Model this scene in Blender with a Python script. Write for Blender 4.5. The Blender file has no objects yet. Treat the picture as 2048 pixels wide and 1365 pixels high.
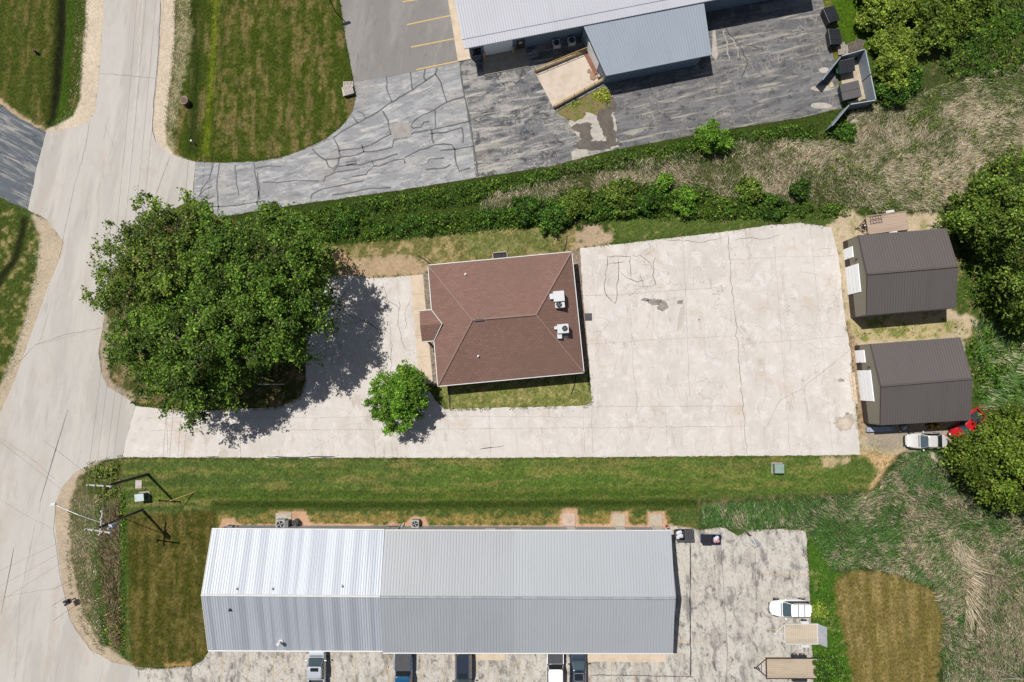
import bpy, bmesh, math, random
import numpy as np
from mathutils import Vector, geometry

# ------------------------------------------------------------ camera / light
H = 79.0; FPX = 1365.0; TILT = math.radians(3.05)
scene = bpy.context.scene
COL = scene.collection
cam_d = bpy.data.cameras.new('camera'); cam = bpy.data.objects.new('camera', cam_d); COL.objects.link(cam)
cam.location = (0, 0, H); cam.rotation_euler = (TILT, 0, 0)
cam_d.lens = 24.0; cam_d.sensor_width = 36.0; cam_d.clip_start = 1.0; cam_d.clip_end = 3000
scene.camera = cam
SUN_EL = math.radians(63.0); SDX, SDY = 0.69, -0.72          # ground direction shadows fall
world = bpy.data.worlds.new('World'); scene.world = world; world.use_nodes = True
wn = world.node_tree; wn.nodes.clear()
sky = wn.nodes.new('ShaderNodeTexSky'); sky.sky_type = 'NISHITA'; sky.sun_disc = False
sky.sun_elevation = SUN_EL; sky.sun_rotation = math.atan2(-SDX, -SDY)
bg = wn.nodes.new('ShaderNodeBackground'); bg.inputs[1].default_value = 0.06
wo = wn.nodes.new('ShaderNodeOutputWorld')
hs = wn.nodes.new('ShaderNodeHueSaturation'); hs.inputs['Saturation'].default_value = .7
wn.links.new(sky.outputs[0], hs.inputs['Color']); wn.links.new(hs.outputs[0], bg.inputs[0]); wn.links.new(bg.outputs[0], wo.inputs[0])
sd_ = bpy.data.lights.new('sun', 'SUN'); sd_.energy = 4.9; sd_.angle = math.radians(0.5); sd_.color = (1.0, 0.955, 0.9)
sun = bpy.data.objects.new('sun', sd_); COL.objects.link(sun)
sun.rotation_euler = Vector((SDX*math.cos(SUN_EL), SDY*math.cos(SUN_EL), -math.sin(SUN_EL))).to_track_quat('-Z', 'Y').to_euler()
scene.view_settings.view_transform = 'Standard'; scene.view_settings.look = 'None'
scene.view_settings.exposure = 0.14; scene.view_settings.gamma = 1.0
GAIN = 1.62                                                     # lit white albedo 1 -> this radiance (sets albedos)

# ------------------------------------------------------------ helpers
random.seed(7); RNG = np.random.default_rng(11)
ct, st = math.cos(TILT), math.sin(TILT)
def G(px, py, h=0.0):
    dx = (px-1024.0)/FPX; dy = -(py-682.5)/FPX
    s = (H-h)/(ct-dy*st)
    return Vector((dx*s, (dy*ct+st)*s, h))
def Gv(px, py, h):
    dx = (px-1024.0)/FPX; dy = -(py-682.5)/FPX
    s = (H-h)/(ct-dy*st)
    return np.stack([dx*s, (dy*ct+st)*s, h+0*dx], -1)
def Pv(x, y):                                                   # ground point -> photo coordinates
    a = y/H
    dy = (a*ct-st)/(ct+a*st)
    s = H/(ct-dy*st)
    return 1024+x/s*FPX, 682.5-dy*FPX
def lin(c):
    c = c/255.0
    return c/12.92 if c <= 0.04045 else ((c+0.055)/1.055)**2.4
def C(r, g, b, k=1.0):
    return (min(.9, lin(r)/GAIN*k), min(.9, lin(g)/GAIN*k), min(.9, lin(b)/GAIN*k), 1)

class VNoise:
    def __init__(s, seed): s.t = np.random.default_rng(seed).random((256, 256))
    def __call__(s, x, y):
        xi = np.floor(x).astype(int); yi = np.floor(y).astype(int); fx = x-xi; fy = y-yi
        fx = fx*fx*(3-2*fx); fy = fy*fy*(3-2*fy); t = s.t
        a = t[xi & 255, yi & 255]; b = t[(xi+1) & 255, yi & 255]; c = t[xi & 255, (yi+1) & 255]; d = t[(xi+1) & 255, (yi+1) & 255]
        return (a*(1-fx)+b*fx)*(1-fy)+(c*(1-fx)+d*fx)*fy
def fbm(x, y, seed=0, o=4):
    n = VNoise(seed); r = 0; a = .5; k = 0
    for i in range(o):
        r = r+a*n(x*2**i+17*i, y*2**i+9*i); k += a; a *= .5
    return r/k
def polysd(px, py, poly):                                       # >0 inside, in the units of the polygon
    px = np.asarray(px, float); py = np.asarray(py, float)
    d = np.full(px.shape, 1e18); ins = np.zeros(px.shape, bool)
    n = len(poly)
    for i in range(n):
        ax, ay = poly[i][:2]; bx, by = poly[(i+1) % n][:2]
        ex, ey = bx-ax, by-ay
        wx, wy = px-ax, py-ay
        t = np.clip((wx*ex+wy*ey)/(ex*ex+ey*ey+1e-9), 0, 1)
        d = np.minimum(d, (wx-ex*t)**2+(wy-ey*t)**2)
        c = (ay > py) != (by > py)
        with np.errstate(divide='ignore', invalid='ignore'):
            xx = (bx-ax)*(py-ay)/(by-ay+1e-12)+ax
        ins ^= c & (px < xx)
    return np.where(ins, 1, -1)*np.sqrt(d)
def linesd(px, py, pts):
    d = np.full(px.shape, 1e18)
    for (ax, ay), (bx, by) in zip(pts[:-1], pts[1:]):
        ex, ey = bx-ax, by-ay; wx, wy = px-ax, py-ay
        t = np.clip((wx*ex+wy*ey)/(ex*ex+ey*ey+1e-9), 0, 1)
        d = np.minimum(d, (wx-ex*t)**2+(wy-ey*t)**2)
    return np.sqrt(d)

# ---- materials
def newmat(name):
    m = bpy.data.materials.new(name); m.use_nodes = True
    nt = m.node_tree; nt.nodes.clear()
    o = nt.nodes.new('ShaderNodeOutputMaterial'); p = nt.nodes.new('ShaderNodeBsdfPrincipled')
    nt.links.new(p.outputs[0], o.inputs[0]); return m, nt, p
def coords(nt, stretch=(1, 1, 1), rot=0.0, kind='Object'):
    tc = nt.nodes.new('ShaderNodeTexCoord'); mp = nt.nodes.new('ShaderNodeMapping'); mp.vector_type = 'TEXTURE'
    mp.inputs['Rotation'].default_value = (0, 0, rot)
    mp.inputs['Scale'].default_value = stretch
    nt.links.new(tc.outputs[kind], mp.inputs[0]); return mp.outputs[0]
def noise(nt, scale, stretch=(1, 1, 1), rot=0, detail=4, rough=.55, dist=0.0):
    n = nt.nodes.new('ShaderNodeTexNoise'); n.inputs['Scale'].default_value = scale
    n.inputs['Detail'].default_value = detail; n.inputs['Roughness'].default_value = rough
    n.inputs['Distortion'].default_value = dist
    nt.links.new(coords(nt, stretch, rot), n.inputs['Vector']); return n.outputs[0]
def ramp(nt, fac, lo, hi, a=0.0, b=1.0):
    r = nt.nodes.new('ShaderNodeMapRange'); r.clamp = True
    for k, v in zip((1, 2, 3, 4), (lo, hi, a, b)): r.inputs[k].default_value = v
    r.interpolation_type = 'SMOOTHSTEP'
    nt.links.new(fac, r.inputs[0]); return r.outputs[0]
def mix(nt, fac, a, b, mode='MIX'):
    m = nt.nodes.new('ShaderNodeMix'); m.data_type = 'RGBA'; m.blend_type = mode
    for s, v in ((0, fac), (6, a), (7, b)):
        if isinstance(v, bpy.types.NodeSocket): nt.links.new(v, m.inputs[s])
        else: m.inputs[s].default_value = v
    return m.outputs[2]
def mul(nt, a, b):
    m = nt.nodes.new('ShaderNodeMath'); m.operation = 'MULTIPLY'
    for s, v in ((0, a), (1, b)):
        if isinstance(v, bpy.types.NodeSocket): nt.links.new(v, m.inputs[s])
        else: m.inputs[s].default_value = v
    return m.outputs[0]
def bump(nt, p, fac, strength=.3, dist=.05):
    b = nt.nodes.new('ShaderNodeBump'); b.inputs['Strength'].default_value = strength; b.inputs['Distance'].default_value = dist
    nt.links.new(fac, b.inputs['Height']); nt.links.new(b.outputs[0], p.inputs['Normal'])
def layered(name, base, layers, rough=.85, metallic=0.0, bumpscale=None, cracks=None, spec=.3):
    """layers: (colour, scale, stretch, rot, lo, hi, amount)"""
    m, nt, p = newmat(name); c = base
    for (lc, sc, stv, rot, lo, hi, am) in layers:
        if lo is None:                                          # thin veins where the noise crosses its middle
            s_ = nt.nodes.new('ShaderNodeMath'); s_.operation = 'SUBTRACT'; s_.inputs[1].default_value = .5; nt.links.new(noise(nt, sc, stv, rot, 4, .6, .8), s_.inputs[0])
            a_ = nt.nodes.new('ShaderNodeMath'); a_.operation = 'ABSOLUTE'; nt.links.new(s_.outputs[0], a_.inputs[0])
            f = mul(nt, mul(nt, ramp(nt, a_.outputs[0], 0, hi, 1, 0), ramp(nt, noise(nt, sc*.35, (1, 1, 1), rot+1, 3), .42, .6)), am)
        else: f = mul(nt, ramp(nt, noise(nt, sc, stv, rot, 6, .68, .4), lo, hi), am)
        c = mix(nt, f, c, lc)
    if cracks:
        for (cc, sc, th, am, seed) in cracks:
            v = nt.nodes.new('ShaderNodeTexVoronoi'); v.feature = 'DISTANCE_TO_EDGE'; v.inputs['Scale'].default_value = sc
            nz = nt.nodes.new('ShaderNodeTexNoise'); nz.inputs['Scale'].default_value = sc*3; nz.inputs['Detail'].default_value = 4
            co = coords(nt); ad = nt.nodes.new('ShaderNodeVectorMath'); ad.operation = 'MULTIPLY_ADD'
            nt.links.new(co, nz.inputs['Vector']); nt.links.new(nz.outputs[1], ad.inputs[0])
            ad.inputs[1].default_value = (1.2/sc*.5,)*3; nt.links.new(co, ad.inputs[2]); nt.links.new(ad.outputs[0], v.inputs['Vector'])
            gate = ramp(nt, noise(nt, .12+seed*.01, (1, 1, 1), seed, 2), .5, .6)
            f = mul(nt, mul(nt, ramp(nt, v.outputs[0], 0, th, 1, 0), gate), am)
            c = mix(nt, f, c, cc)
    if isinstance(c, tuple): p.inputs['Base Color'].default_value = c
    else: nt.links.new(c, p.inputs['Base Color'])
    p.inputs['Roughness'].default_value = rough; p.inputs['Metallic'].default_value = metallic
    p.inputs['Specular IOR Level'].default_value = spec
    if bumpscale: bump(nt, p, noise(nt, bumpscale, detail=6), .35, .03)
    return m
def plain(name, c, rough=.5, metallic=0.0, var=.12, spec=.5, scale=1.5, coat=0.0):
    m, nt, p = newmat(name)
    d = tuple(x*(1-var*2) for x in c[:3])+(1,)
    nt.links.new(mix(nt, ramp(nt, noise(nt, scale, detail=5), .35, .75), c, d), p.inputs['Base Color'])
    p.inputs['Roughness'].default_value = rough; p.inputs['Metallic'].default_value = metallic
    p.inputs['Specular IOR Level'].default_value = spec; p.inputs['Coat Weight'].default_value = coat
    p.inputs['Coat Roughness'].default_value = .05
    return m
def attrmat(name, rough=.7, trans=.0, scale=6.0, var=.35, k=1.0):
    m, nt, p = newmat(name)
    a = nt.nodes.new('ShaderNodeAttribute'); a.attribute_name = 'col'
    f = ramp(nt, noise(nt, scale, detail=3), .3, .7, k*(1-var), k*(1+var))
    cm = nt.nodes.new('ShaderNodeVectorMath'); cm.operation = 'SCALE'
    nt.links.new(a.outputs[0], cm.inputs[0]); nt.links.new(f, cm.inputs['Scale'])
    nt.links.new(cm.outputs[0], p.inputs['Base Color']); p.inputs['Roughness'].default_value = rough
    p.inputs['Specular IOR Level'].default_value = .2
    if trans:
        t = nt.nodes.new('ShaderNodeBsdfTranslucent'); nt.links.new(cm.outputs[0], t.inputs[0])
        ms = nt.nodes.new('ShaderNodeMixShader'); ms.inputs[0].default_value = trans
        out = [n for n in nt.nodes if n.type == 'OUTPUT_MATERIAL'][0]
        nt.links.new(p.outputs[0], ms.inputs[1]); nt.links.new(t.outputs[0], ms.inputs[2]); nt.links.new(ms.outputs[0], out.inputs[0])
    return m

# ---- objects
def tag(o, label=None, cat=None, group=None, kind=None):
    if label: o['label'] = label
    if cat: o['category'] = cat
    if group: o['group'] = group
    if kind: o['kind'] = kind
    return o
def thing(name, label, cat, loc=(0, 0, 0), rz=0.0, group=None):
    o = bpy.data.objects.new(name, None); COL.objects.link(o); o.empty_display_size = .3
    o.location = loc; o.rotation_euler = (0, 0, rz); return tag(o, label, cat, group)
class MB:
    def __init__(s): s.v = []; s.f = []; s.m = []
    def add(s, vs, fs, mi=0):
        b = len(s.v); s.v += [tuple(v) for v in vs]; s.f += [tuple(i+b for i in f) for f in fs]; s.m += [mi]*len(fs); return s
    def box(s, c, d, rz=0, mi=0, tilt=0):
        cx, cy, cz = c; dx, dy, dz = [k/2 for k in d]; cr, sr = math.cos(rz), math.sin(rz); vs = []
        for z in (-dz, dz):
            for x, y in ((-dx, -dy), (dx, -dy), (dx, dy), (-dx, dy)):
                zz = z+x*math.tan(tilt)
                vs.append((cx+x*cr-y*sr, cy+x*sr+y*cr, cz+zz))
        return s.add(vs, [(3, 2, 1, 0), (4, 5, 6, 7), (0, 1, 5, 4), (1, 2, 6, 5), (2, 3, 7, 6), (3, 0, 4, 7)], mi)
    def prism(s, poly, z0, z1, mi=0, mi_top=None):
        n = len(poly); vs = [(p[0], p[1], z0) for p in poly]+[(p[0], p[1], z1) for p in poly]
        s.add(vs, [(i, (i+1) % n, n+(i+1) % n, n+i) for i in range(n)], mi)
        s.add(vs[n:], [tuple(range(n))], mi if mi_top is None else mi_top); s.add(vs[:n], [tuple(reversed(range(n)))], mi); return s
    def slab(s, corners, th, mi=0):                             # corners: top face points, thickness downwards
        n = len(corners); vs = [tuple(p) for p in corners]+[(p[0], p[1], p[2]-th) for p in corners]
        return s.add(vs, [tuple(range(n)), tuple(reversed(range(n, 2*n)))]+[(i, n+i, n+(i+1) % n, (i+1) % n) for i in range(n)], mi)
    def tube(s, pts, r, n=8, mi=0, r2=None, cap=True):
        pts = [Vector(p) for p in pts]; k = len(pts); rings = []
        for i, p in enumerate(pts):
            d = (pts[min(i+1, k-1)]-pts[max(i-1, 0)]).normalized()
            a = Vector((0, 0, 1)) if abs(d.z) < .9 else Vector((1, 0, 0))
            u = d.cross(a).normalized(); w = d.cross(u)
            rr = r if r2 is None else r+(r2-r)*i/(k-1)
            rings.append([p+(u*math.cos(t)+w*math.sin(t))*rr for t in [2*math.pi*j/n for j in range(n)]])
        return s.loft(rings, mi, cap)
    def loft(s, rings, mi=0, cap=True):
        n = len(rings[0]); vs = [v for r in rings for v in r]; fs = []
        for i in range(len(rings)-1):
            for j in range(n):
                fs.append((i*n+j, i*n+(j+1) % n, (i+1)*n+(j+1) % n, (i+1)*n+j))
        if cap: fs += [tuple(reversed(range(n))), tuple(range((len(rings)-1)*n, len(rings)*n))]
        return s.add(vs, fs, mi)
    def cyl(s, c, r, z0, z1, n=20, mi=0, r2=None):
        return s.tube([(c[0], c[1], z0), (c[0], c[1], z1)], r, n, mi, r2 if r2 is not None else r)
    def ring(s, c, R, r, n=20, mi=0):
        rings = []
        vs = []; fs = []
        for i in range(n):
            a = 2*math.pi*i/n
            for j in range(4):
                b = 2*math.pi*j/4
                vs.append((c[0]+(R+r*math.cos(b))*math.cos(a), c[1]+(R+r*math.cos(b))*math.sin(a), c[2]+r*math.sin(b)))
        for i in range(n):
            for j in range(4):
                fs.append((i*4+j, ((i+1) % n)*4+j, ((i+1) % n)*4+(j+1) % 4, i*4+(j+1) % 4))
        return s.add(vs, fs, mi)
    def build(s, name, mats, parent=None, world=False, bevel=0, smooth=False):
        me = bpy.data.meshes.new(name)
        vs = s.v
        if world and parent is not None:
            l = parent.location; vs = [(v[0]-l[0], v[1]-l[1], v[2]-l[2]) for v in vs]
        me.from_pydata(vs, [], s.f)
        if not isinstance(mats, (list, tuple)): mats = [mats]
        for m in mats: me.materials.append(m)
        me.polygons.foreach_set('material_index', s.m)
        if smooth: me.polygons.foreach_set('use_smooth', [True]*len(me.polygons))
        bm = bmesh.new(); bm.from_mesh(me)
        bmesh.ops.recalc_face_normals(bm, faces=bm.faces)
        if bevel: bmesh.ops.bevel(bm, geom=list(bm.edges), offset=bevel, segments=2, affect='EDGES', clamp_overlap=True, profile=.5)
        bm.to_mesh(me); bm.free(); me.update()
        o = bpy.data.objects.new(name, me); COL.objects.link(o); o.parent = parent
        return o
def copy_tree(o, parent=None):
    c = o.copy(); COL.objects.link(c)
    c.parent = parent
    for ch in [x for x in bpy.data.objects if x.parent == o]: copy_tree(ch, c)
    return c
def npmesh(name, V, F, col, m, parent=None, kind=None, smooth=False, alpha=None):
    """V (N,3), F (M,k) ints, col (N,3)"""
    me = bpy.data.meshes.new(name); k = F.shape[1]; M = len(F)
    me.vertices.add(len(V)); me.vertices.foreach_set('co', V.astype(np.float32).ravel())
    me.loops.add(M*k); me.loops.foreach_set('vertex_index', F.astype(np.int32).ravel())
    me.polygons.add(M); me.polygons.foreach_set('loop_start', np.arange(0, M*k, k, dtype=np.int32))
    me.polygons.foreach_set('loop_total', np.full(M, k, dtype=np.int32))
    if smooth: me.polygons.foreach_set('use_smooth', np.ones(M, bool))
    me.update(calc_edges=True); me.validate()
    a = me.color_attributes.new('col', 'FLOAT_COLOR', 'POINT')
    a.data.foreach_set('color', np.concatenate([col, np.ones((len(V), 1)) if alpha is None else alpha[:, None]], 1).astype(np.float32).ravel())
    me.materials.append(m)
    o = bpy.data.objects.new(name, me); COL.objects.link(o); o.parent = parent
    if kind: o['kind'] = kind
    return o
def nrmz(a): return a/np.maximum(1e-9, np.linalg.norm(a, axis=-1, keepdims=True))
def leaf_geo(P, N, size, col, asp=.62):
    n = len(P); t = nrmz(np.cross(N, RNG.normal(size=(n, 3)))); b = np.cross(N, t)
    s = np.asarray(size).reshape(-1, 1)*np.ones((n, 1))
    droop = np.array([0, 0, -1.0])*s*.15
    V = np.stack([P-t*s, P+b*s*asp+droop, P+t*s, P-b*s*asp+droop], 1).reshape(-1, 3)
    return V, np.arange(4*n).reshape(-1, 4), np.repeat(col, 4, 0)
def blade_geo(P, D, L, W, col):
    n = len(P); side = nrmz(np.cross(D, np.array([0, 0, 1.0])+RNG.normal(size=(n, 3))*.25))
    L = L.reshape(-1, 1); W = W.reshape(-1, 1); tip = P+D*L; tip[:, 2] = np.maximum(.03, tip[:, 2])
    V = np.stack([P-side*W*.5, P+side*W*.5, tip], 1).reshape(-1, 3)
    return V, np.arange(3*n).reshape(-1, 3), np.repeat(col, 3, 0)
def colmix(n, cols, wts, jit=.18):
    cols = np.array([c[:3] for c in cols]); i = RNG.choice(len(cols), n, p=np.array(wts)/sum(wts))
    return cols[i]*(1+RNG.normal(size=(n, 1))*jit).clip(.45, 1.7)*(1+RNG.normal(size=(n, 3))*.05)
def sample_poly(poly, n):
    xs = [p[0] for p in poly]; ys = [p[1] for p in poly]; X = []; Y = []; c = 0
    while c < n:
        x = RNG.uniform(min(xs), max(xs), n*2); y = RNG.uniform(min(ys), max(ys), n*2)
        k = polysd(x, y, poly) > 0; X.append(x[k]); Y.append(y[k]); c += k.sum()
    return np.concatenate(X)[:n], np.concatenate(Y)[:n]
def parea(poly):
    return abs(sum(poly[i][0]*poly[(i+1) % len(poly)][1]-poly[(i+1) % len(poly)][0]*poly[i][1] for i in range(len(poly))))/2

# ------------------------------------------------------------ GROUND
def axis(lo, hi, step, far):
    core = np.arange(lo, hi+step/2, step); o = []; d = step; x = hi
    while x < far: d *= 1.35; x += d; o.append(x)
    i = []; d = step; x = lo
    while x > -far: d *= 1.35; x -= d; i.append(x)
    return np.array(i[::-1]+list(core)+o)
gx = axis(-62, 62, .2, 420); gy = axis(-40, 46, .2, 420)
GX, GY = np.meshgrid(gx, gy)
PX, PY = Pv(np.clip(GX, -75, 75), np.clip(GY, -55, 60))
n1 = fbm(GX*.12, GY*.12, 1); n2 = fbm(GX*.6, GY*.6, 2); n3 = fbm(GX*2.2, GY*2.2, 3, 3); n4 = fbm(GX*1.1+40, GY*1.1, 4); n5 = fbm(GX*1.9, GY*.4+7, 6, 4); n6 = fbm(GX*.3, GY*2.2+3, 8, 4)
gc = np.zeros(GX.shape+(3,)); gA = np.ones(GX.shape)
def sm(a, lo, hi):
    t = np.clip((a-lo)/(hi-lo), 0, 1); return t*t*(3-2*t)
def paint(w, rgb, k=1.0):
    global gc, gA
    gA = gA*(1-w)+w*(.3 if min(rgb) > 125 else 1.0)
    c = np.array(C(*rgb)[:3])*k
    gc = gc*(1-w[..., None])+c*w[..., None]
def zone(poly, rgb, soft=4, jag=8, dry=0, dryc=(165, 150, 100), amt=1.0, dn=None):
    jn = (n3-.5)*jag*1.2+(n2-.5)*jag
    w = sm(polysd(PX, PY, poly)+jn, -soft, soft)*amt
    paint(w, rgb)
    if dry: q = (n4*.5+n3*.5) if dn is None else (dn*.75+n3*.25); paint(w*sm(q, .60-dry*.28, .74-dry*.22)*min(1, .4+dry), dryc)
def band(pts, wd, rgb, soft=4, jag=5, amt=1.0):
    w = sm(wd-linesd(PX, PY, pts)+(n3-.5)*jag*1.5, -soft, soft)*amt; paint(w, rgb)
paint(np.ones(GX.shape), (72, 92, 36))
paint(sm(n1, .5, .62)*.5, (110, 108, 62))
NW = [(-80, -60), (172, -60), (168, 60), (160, 150), (150, 215), (118, 242), (92, 250), (60, 235), (0, 205), (-80, 170)]
zone(NW, (66, 78, 24), dry=.3, dryc=(120, 104, 64), dn=n5)
for x in (12, 40, 68, 95): band([(x+4, -60), (x, 230)], 6, (94, 96, 44), 8, 8, .45)
band([(122, -60), (120, 60), (113, 150), (103, 250)], 9, (30, 34, 14), 5, 6)
band([(142, -60), (138, 90), (126, 200), (112, 250)], 9, (58, 82, 18), 8, 6)
zone([(174, -60), (210, -60), (206, 60), (200, 150), (192, 228), (180, 246), (150, 258), (95, 272), (86, 262), (115, 250), (148, 232), (160, 200), (164, 120), (172, 40)], (218, 202, 180), 2, 2)
band([(-40, 180), (0, 205), (35, 232), (62, 250), (90, 264)], 5, (196, 172, 140), 3, 6)
zone([(390, -60), (685, -60), (694, 60), (710, 165), (716, 215), (690, 255), (640, 293), (560, 325), (400, 328), (345, 312), (335, 250), (360, 150)], (66, 80, 22), dry=.36, dryc=(124, 110, 70), dn=n5)
for x in (438, 466, 497, 528, 560, 590, 622, 655): band([(x+3, -60), (x-3, 300)], 5, (116, 108, 60), 7, 18, .4)
band([(393, -60), (388, 60), (392, 140), (385, 300)], 10, (46, 60, 16), 8, 8, .9)
band([(434, -60), (428, 90), (420, 180), (412, 310)], 5, (104, 118, 26), 6, 6, .8)
zone([(352, -60), (384, -60), (380, 80), (366, 160), (348, 260), (345, 310), (330, 300), (334, 200), (346, 90)], (150, 142, 108), 5, 16, dry=.4, dryc=(80, 92, 40))
zone([(318, -60), (352, -60), (350, 60), (346, 130), (337, 200), (331, 262), (333, 290), (350, 312), (395, 326), (380, 333), (330, 318), (300, 270), (303, 230), (313, 120)], (218, 202, 180), 2, 2)
# west verge
zone([(-80, 385), (0, 400), (50, 432), (85, 470), (75, 560), (50, 640), (30, 700), (0, 765), (-80, 860)], (70, 84, 32), dry=.25)
zone([(60, 424), (98, 440), (132, 485), (129, 505), (104, 565), (84, 620), (58, 690), (34, 765), (0, 835), (-80, 950), (-80, 860), (0, 772), (22, 722), (48, 650), (70, 560), (82, 480)], (196, 180, 156), 4, 5)
band([(-40, 640), (0, 560), (30, 520), (44, 470), (48, 440)], 7, (36, 42, 16), 5, 6)
# island under the big trees
zone([(195, 430), (213, 630), (198, 700), (210, 775), (270, 806), (370, 823), (560, 815), (602, 794), (614, 760), (614, 560), (650, 545), (680, 480), (437, 432), (385, 430), (300, 440)], (82, 84, 42), dry=.4, dryc=(150, 128, 95))
band([(213, 640), (206, 700), (214, 768), (262, 797)], 8, (190, 172, 150), 4, 8, .8)
# undergrowth base and strip north of the brown building
zone([(430, 430), (700, 392), (960, 352), (1180, 305), (1400, 262), (1690, 215), (1720, 260), (1900, 270), (2120, 200), (2120, 420), (1900, 430), (1700, 440), (1500, 455), (1160, 480), (1000, 465), (640, 500), (560, 480)], (62, 78, 28), 4, 10)
zone([(1110, 330), (1430, 300), (1470, 285), (1720, 275), (1900, 260), (2040, 330), (1960, 400), (1720, 415), (1450, 400), (1300, 380), (1120, 385)], (86, 86, 52), 12, 25, dry=.25, dryc=(140, 124, 94))
zone([(1700, 200), (1900, 120), (2120, 60), (2120, 340), (1960, 400), (1720, 400)], (70, 80, 40), 14, 30, dry=.2, dryc=(130, 116, 86))
zone([(600, 498), (760, 484), (930, 470), (1050, 458), (1150, 452), (1166, 497), (1160, 510), (856, 540), (850, 560), (640, 556), (600, 560)], (118, 116, 66), 4, 10, dry=.5, dryc=(165, 148, 104))
zone([(930, 470), (1110, 460), (1100, 500), (940, 512)], (104, 118, 60), 8, 12, amt=.6)
zone([(685, 535), (730, 512), (790, 508), (850, 528), (852, 556), (790, 560), (700, 558)], (192, 166, 136), 7, 36, amt=.85)
zone([(660, 502), (690, 500), (700, 525), (670, 528)], (190, 160, 125), 5, 16)
zone([(1160, 448), (1180, 447), (1218, 470), (1215, 488), (1160, 500), (1150, 480)], (196, 172, 144), 6, 24, amt=.9)
zone([(1215, 440), (1500, 430), (1690, 425), (1660, 452), (1455, 466), (1240, 490)], (86, 104, 46), 5, 10, dry=.1)
zone([(835, 548), (880, 548), (890, 775), (848, 765)], (150, 138, 124), 2, 3, dry=.2, dryc=(120, 92, 70))
zone([(876, 768), (1170, 745), (1186, 806), (1172, 814), (900, 821)], (122, 128, 68), 3, 6, dry=.45, dryc=(160, 150, 98))
zone([(1140, 500), (1166, 500), (1180, 735), (1165, 750)], (150, 134, 118), 2, 3)
# shed yard
zone([(1655, 452), (1690, 418), (1735, 440), (1860, 422), (1880, 440), (1900, 470), (1900, 620), (1960, 640), (1955, 668), (1930, 680), (1940, 850), (1905, 860), (1905, 905), (1800, 912), (1760, 940), (1735, 975), (1690, 985), (1700, 950), (1715, 900), (1690, 650), (1672, 520)], (206, 188, 158), 4, 14, dry=.35, dryc=(146, 140, 88))
zone([(1725, 855), (1900, 850), (1900, 898), (1740, 900)], (178, 164, 146), 5, 6)
zone([(1690, 640), (1900, 634), (1900, 676), (1700, 684)], (196, 180, 136), 4, 12, dry=.5, dryc=(120, 128, 64))
zone([(1672, 655), (1692, 645), (1722, 700), (1735, 860), (1720, 880), (1705, 760)], (170, 146, 116), 4, 12, dry=.3, dryc=(120, 100, 70))
zone([(1905, 470), (1980, 540), (2120, 640), (2120, 830), (1945, 830), (1930, 690), (1965, 640), (1900, 600)], (72, 92, 38), 5, 12, dry=.3, dryc=(150, 130, 90))
# south lawns
MID = [(243, 913), (1720, 908), (1750, 905), (1790, 918), (1795, 940), (1745, 985), (1600, 1000), (1400, 1010), (1395, 1062), (440, 1062), (432, 1303), (405, 1333), (250, 1338), (236, 1000)]
zone(MID, (80, 98, 46), 3, 4, dry=.2, dryc=(132, 122, 72), dn=n6)
band([(900, 940), (1750, 945)], 45, (88, 114, 44), 40, 20, .6)
band([(300, 930), (1100, 928), (1740, 940)], 12, (98, 116, 54), 14, 10, .4)
band([(560, 965), (1100, 960), (1680, 962)], 12, (92, 116, 48), 10, 8, .4)
paint(sm(polysd(PX, PY, MID), 0, 6)*sm(n6*.8+n3*.2, .5, .64)*.5, (132, 124, 72))
band([(300, 990), (800, 992), (1400, 985)], 8, (66, 92, 22), 8, 8, .6)
for y in (945, 975, 1000): band([(250, y), (1650, y)], 2.5, (112, 126, 52), 4, 8, .5)
band([(430, 1012), (900, 1012), (1390, 1010)], 9, (62, 80, 26), 8, 8, .8)
band([(440, 1040), (900, 1040), (1330, 1038)], 8, (150, 128, 72), 8, 26, .7)
band([(430, 1008), (800, 1010), (1390, 1004)], 6, (52, 68, 20), 4, 5, .8)  # ditch slope's shade, painted into the lawn colour as a dark band
zone([(252, 1030), (435, 1020), (428, 1300), (400, 1330), (262, 1333)], (72, 74, 26), 6, 8, dry=.32, dryc=(108, 98, 54), dn=n5)
for x in (275, 303, 330, 356, 384, 410): band([(x+8, 1035), (x, 1325)], 4, (112, 100, 54), 6, 12, .5)
band([(335, 1334), (380, 1330)], 6, (190, 150, 100), 4, 6, .7)
zone([(1640, 916), (1700, 914), (1690, 932), (1650, 935)], (200, 178, 140), 5, 14, amt=.8)
zone([(1725, 905), (1800, 910), (1790, 945), (1735, 985), (1755, 940)], (196, 166, 122), 6, 16)
# ditch in the south west
zone([(140, 950), (180, 925), (245, 914), (252, 1325), (200, 1303), (158, 1240), (136, 1150), (134, 1000)], (104, 100, 68), 4, 8, dry=.35, dryc=(150, 134, 104))
band([(222, 925), (200, 1000), (192, 1080), (198, 1200), (215, 1310)], 9, (58, 88, 22), 8, 10, .8)
band([(246, 990), (248, 1100), (246, 1320)], 6, (50, 86, 18), 5, 6, .9)
zone([(180, 926), (245, 916), (240, 1000), (190, 1010), (160, 960)], (78, 88, 40), 6, 14, dry=.3)
zone([(245, 905), (190, 918), (148, 938), (120, 975), (104, 1010), (106, 1060), (112, 1120), (120, 1180), (130, 1225), (148, 1268), (182, 1308), (240, 1335), (275, 1340), (250, 1318), (200, 1290), (165, 1225), (142, 1120), (140, 1010), (155, 955), (190, 930)], (196, 178, 154), 3, 3)
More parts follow.
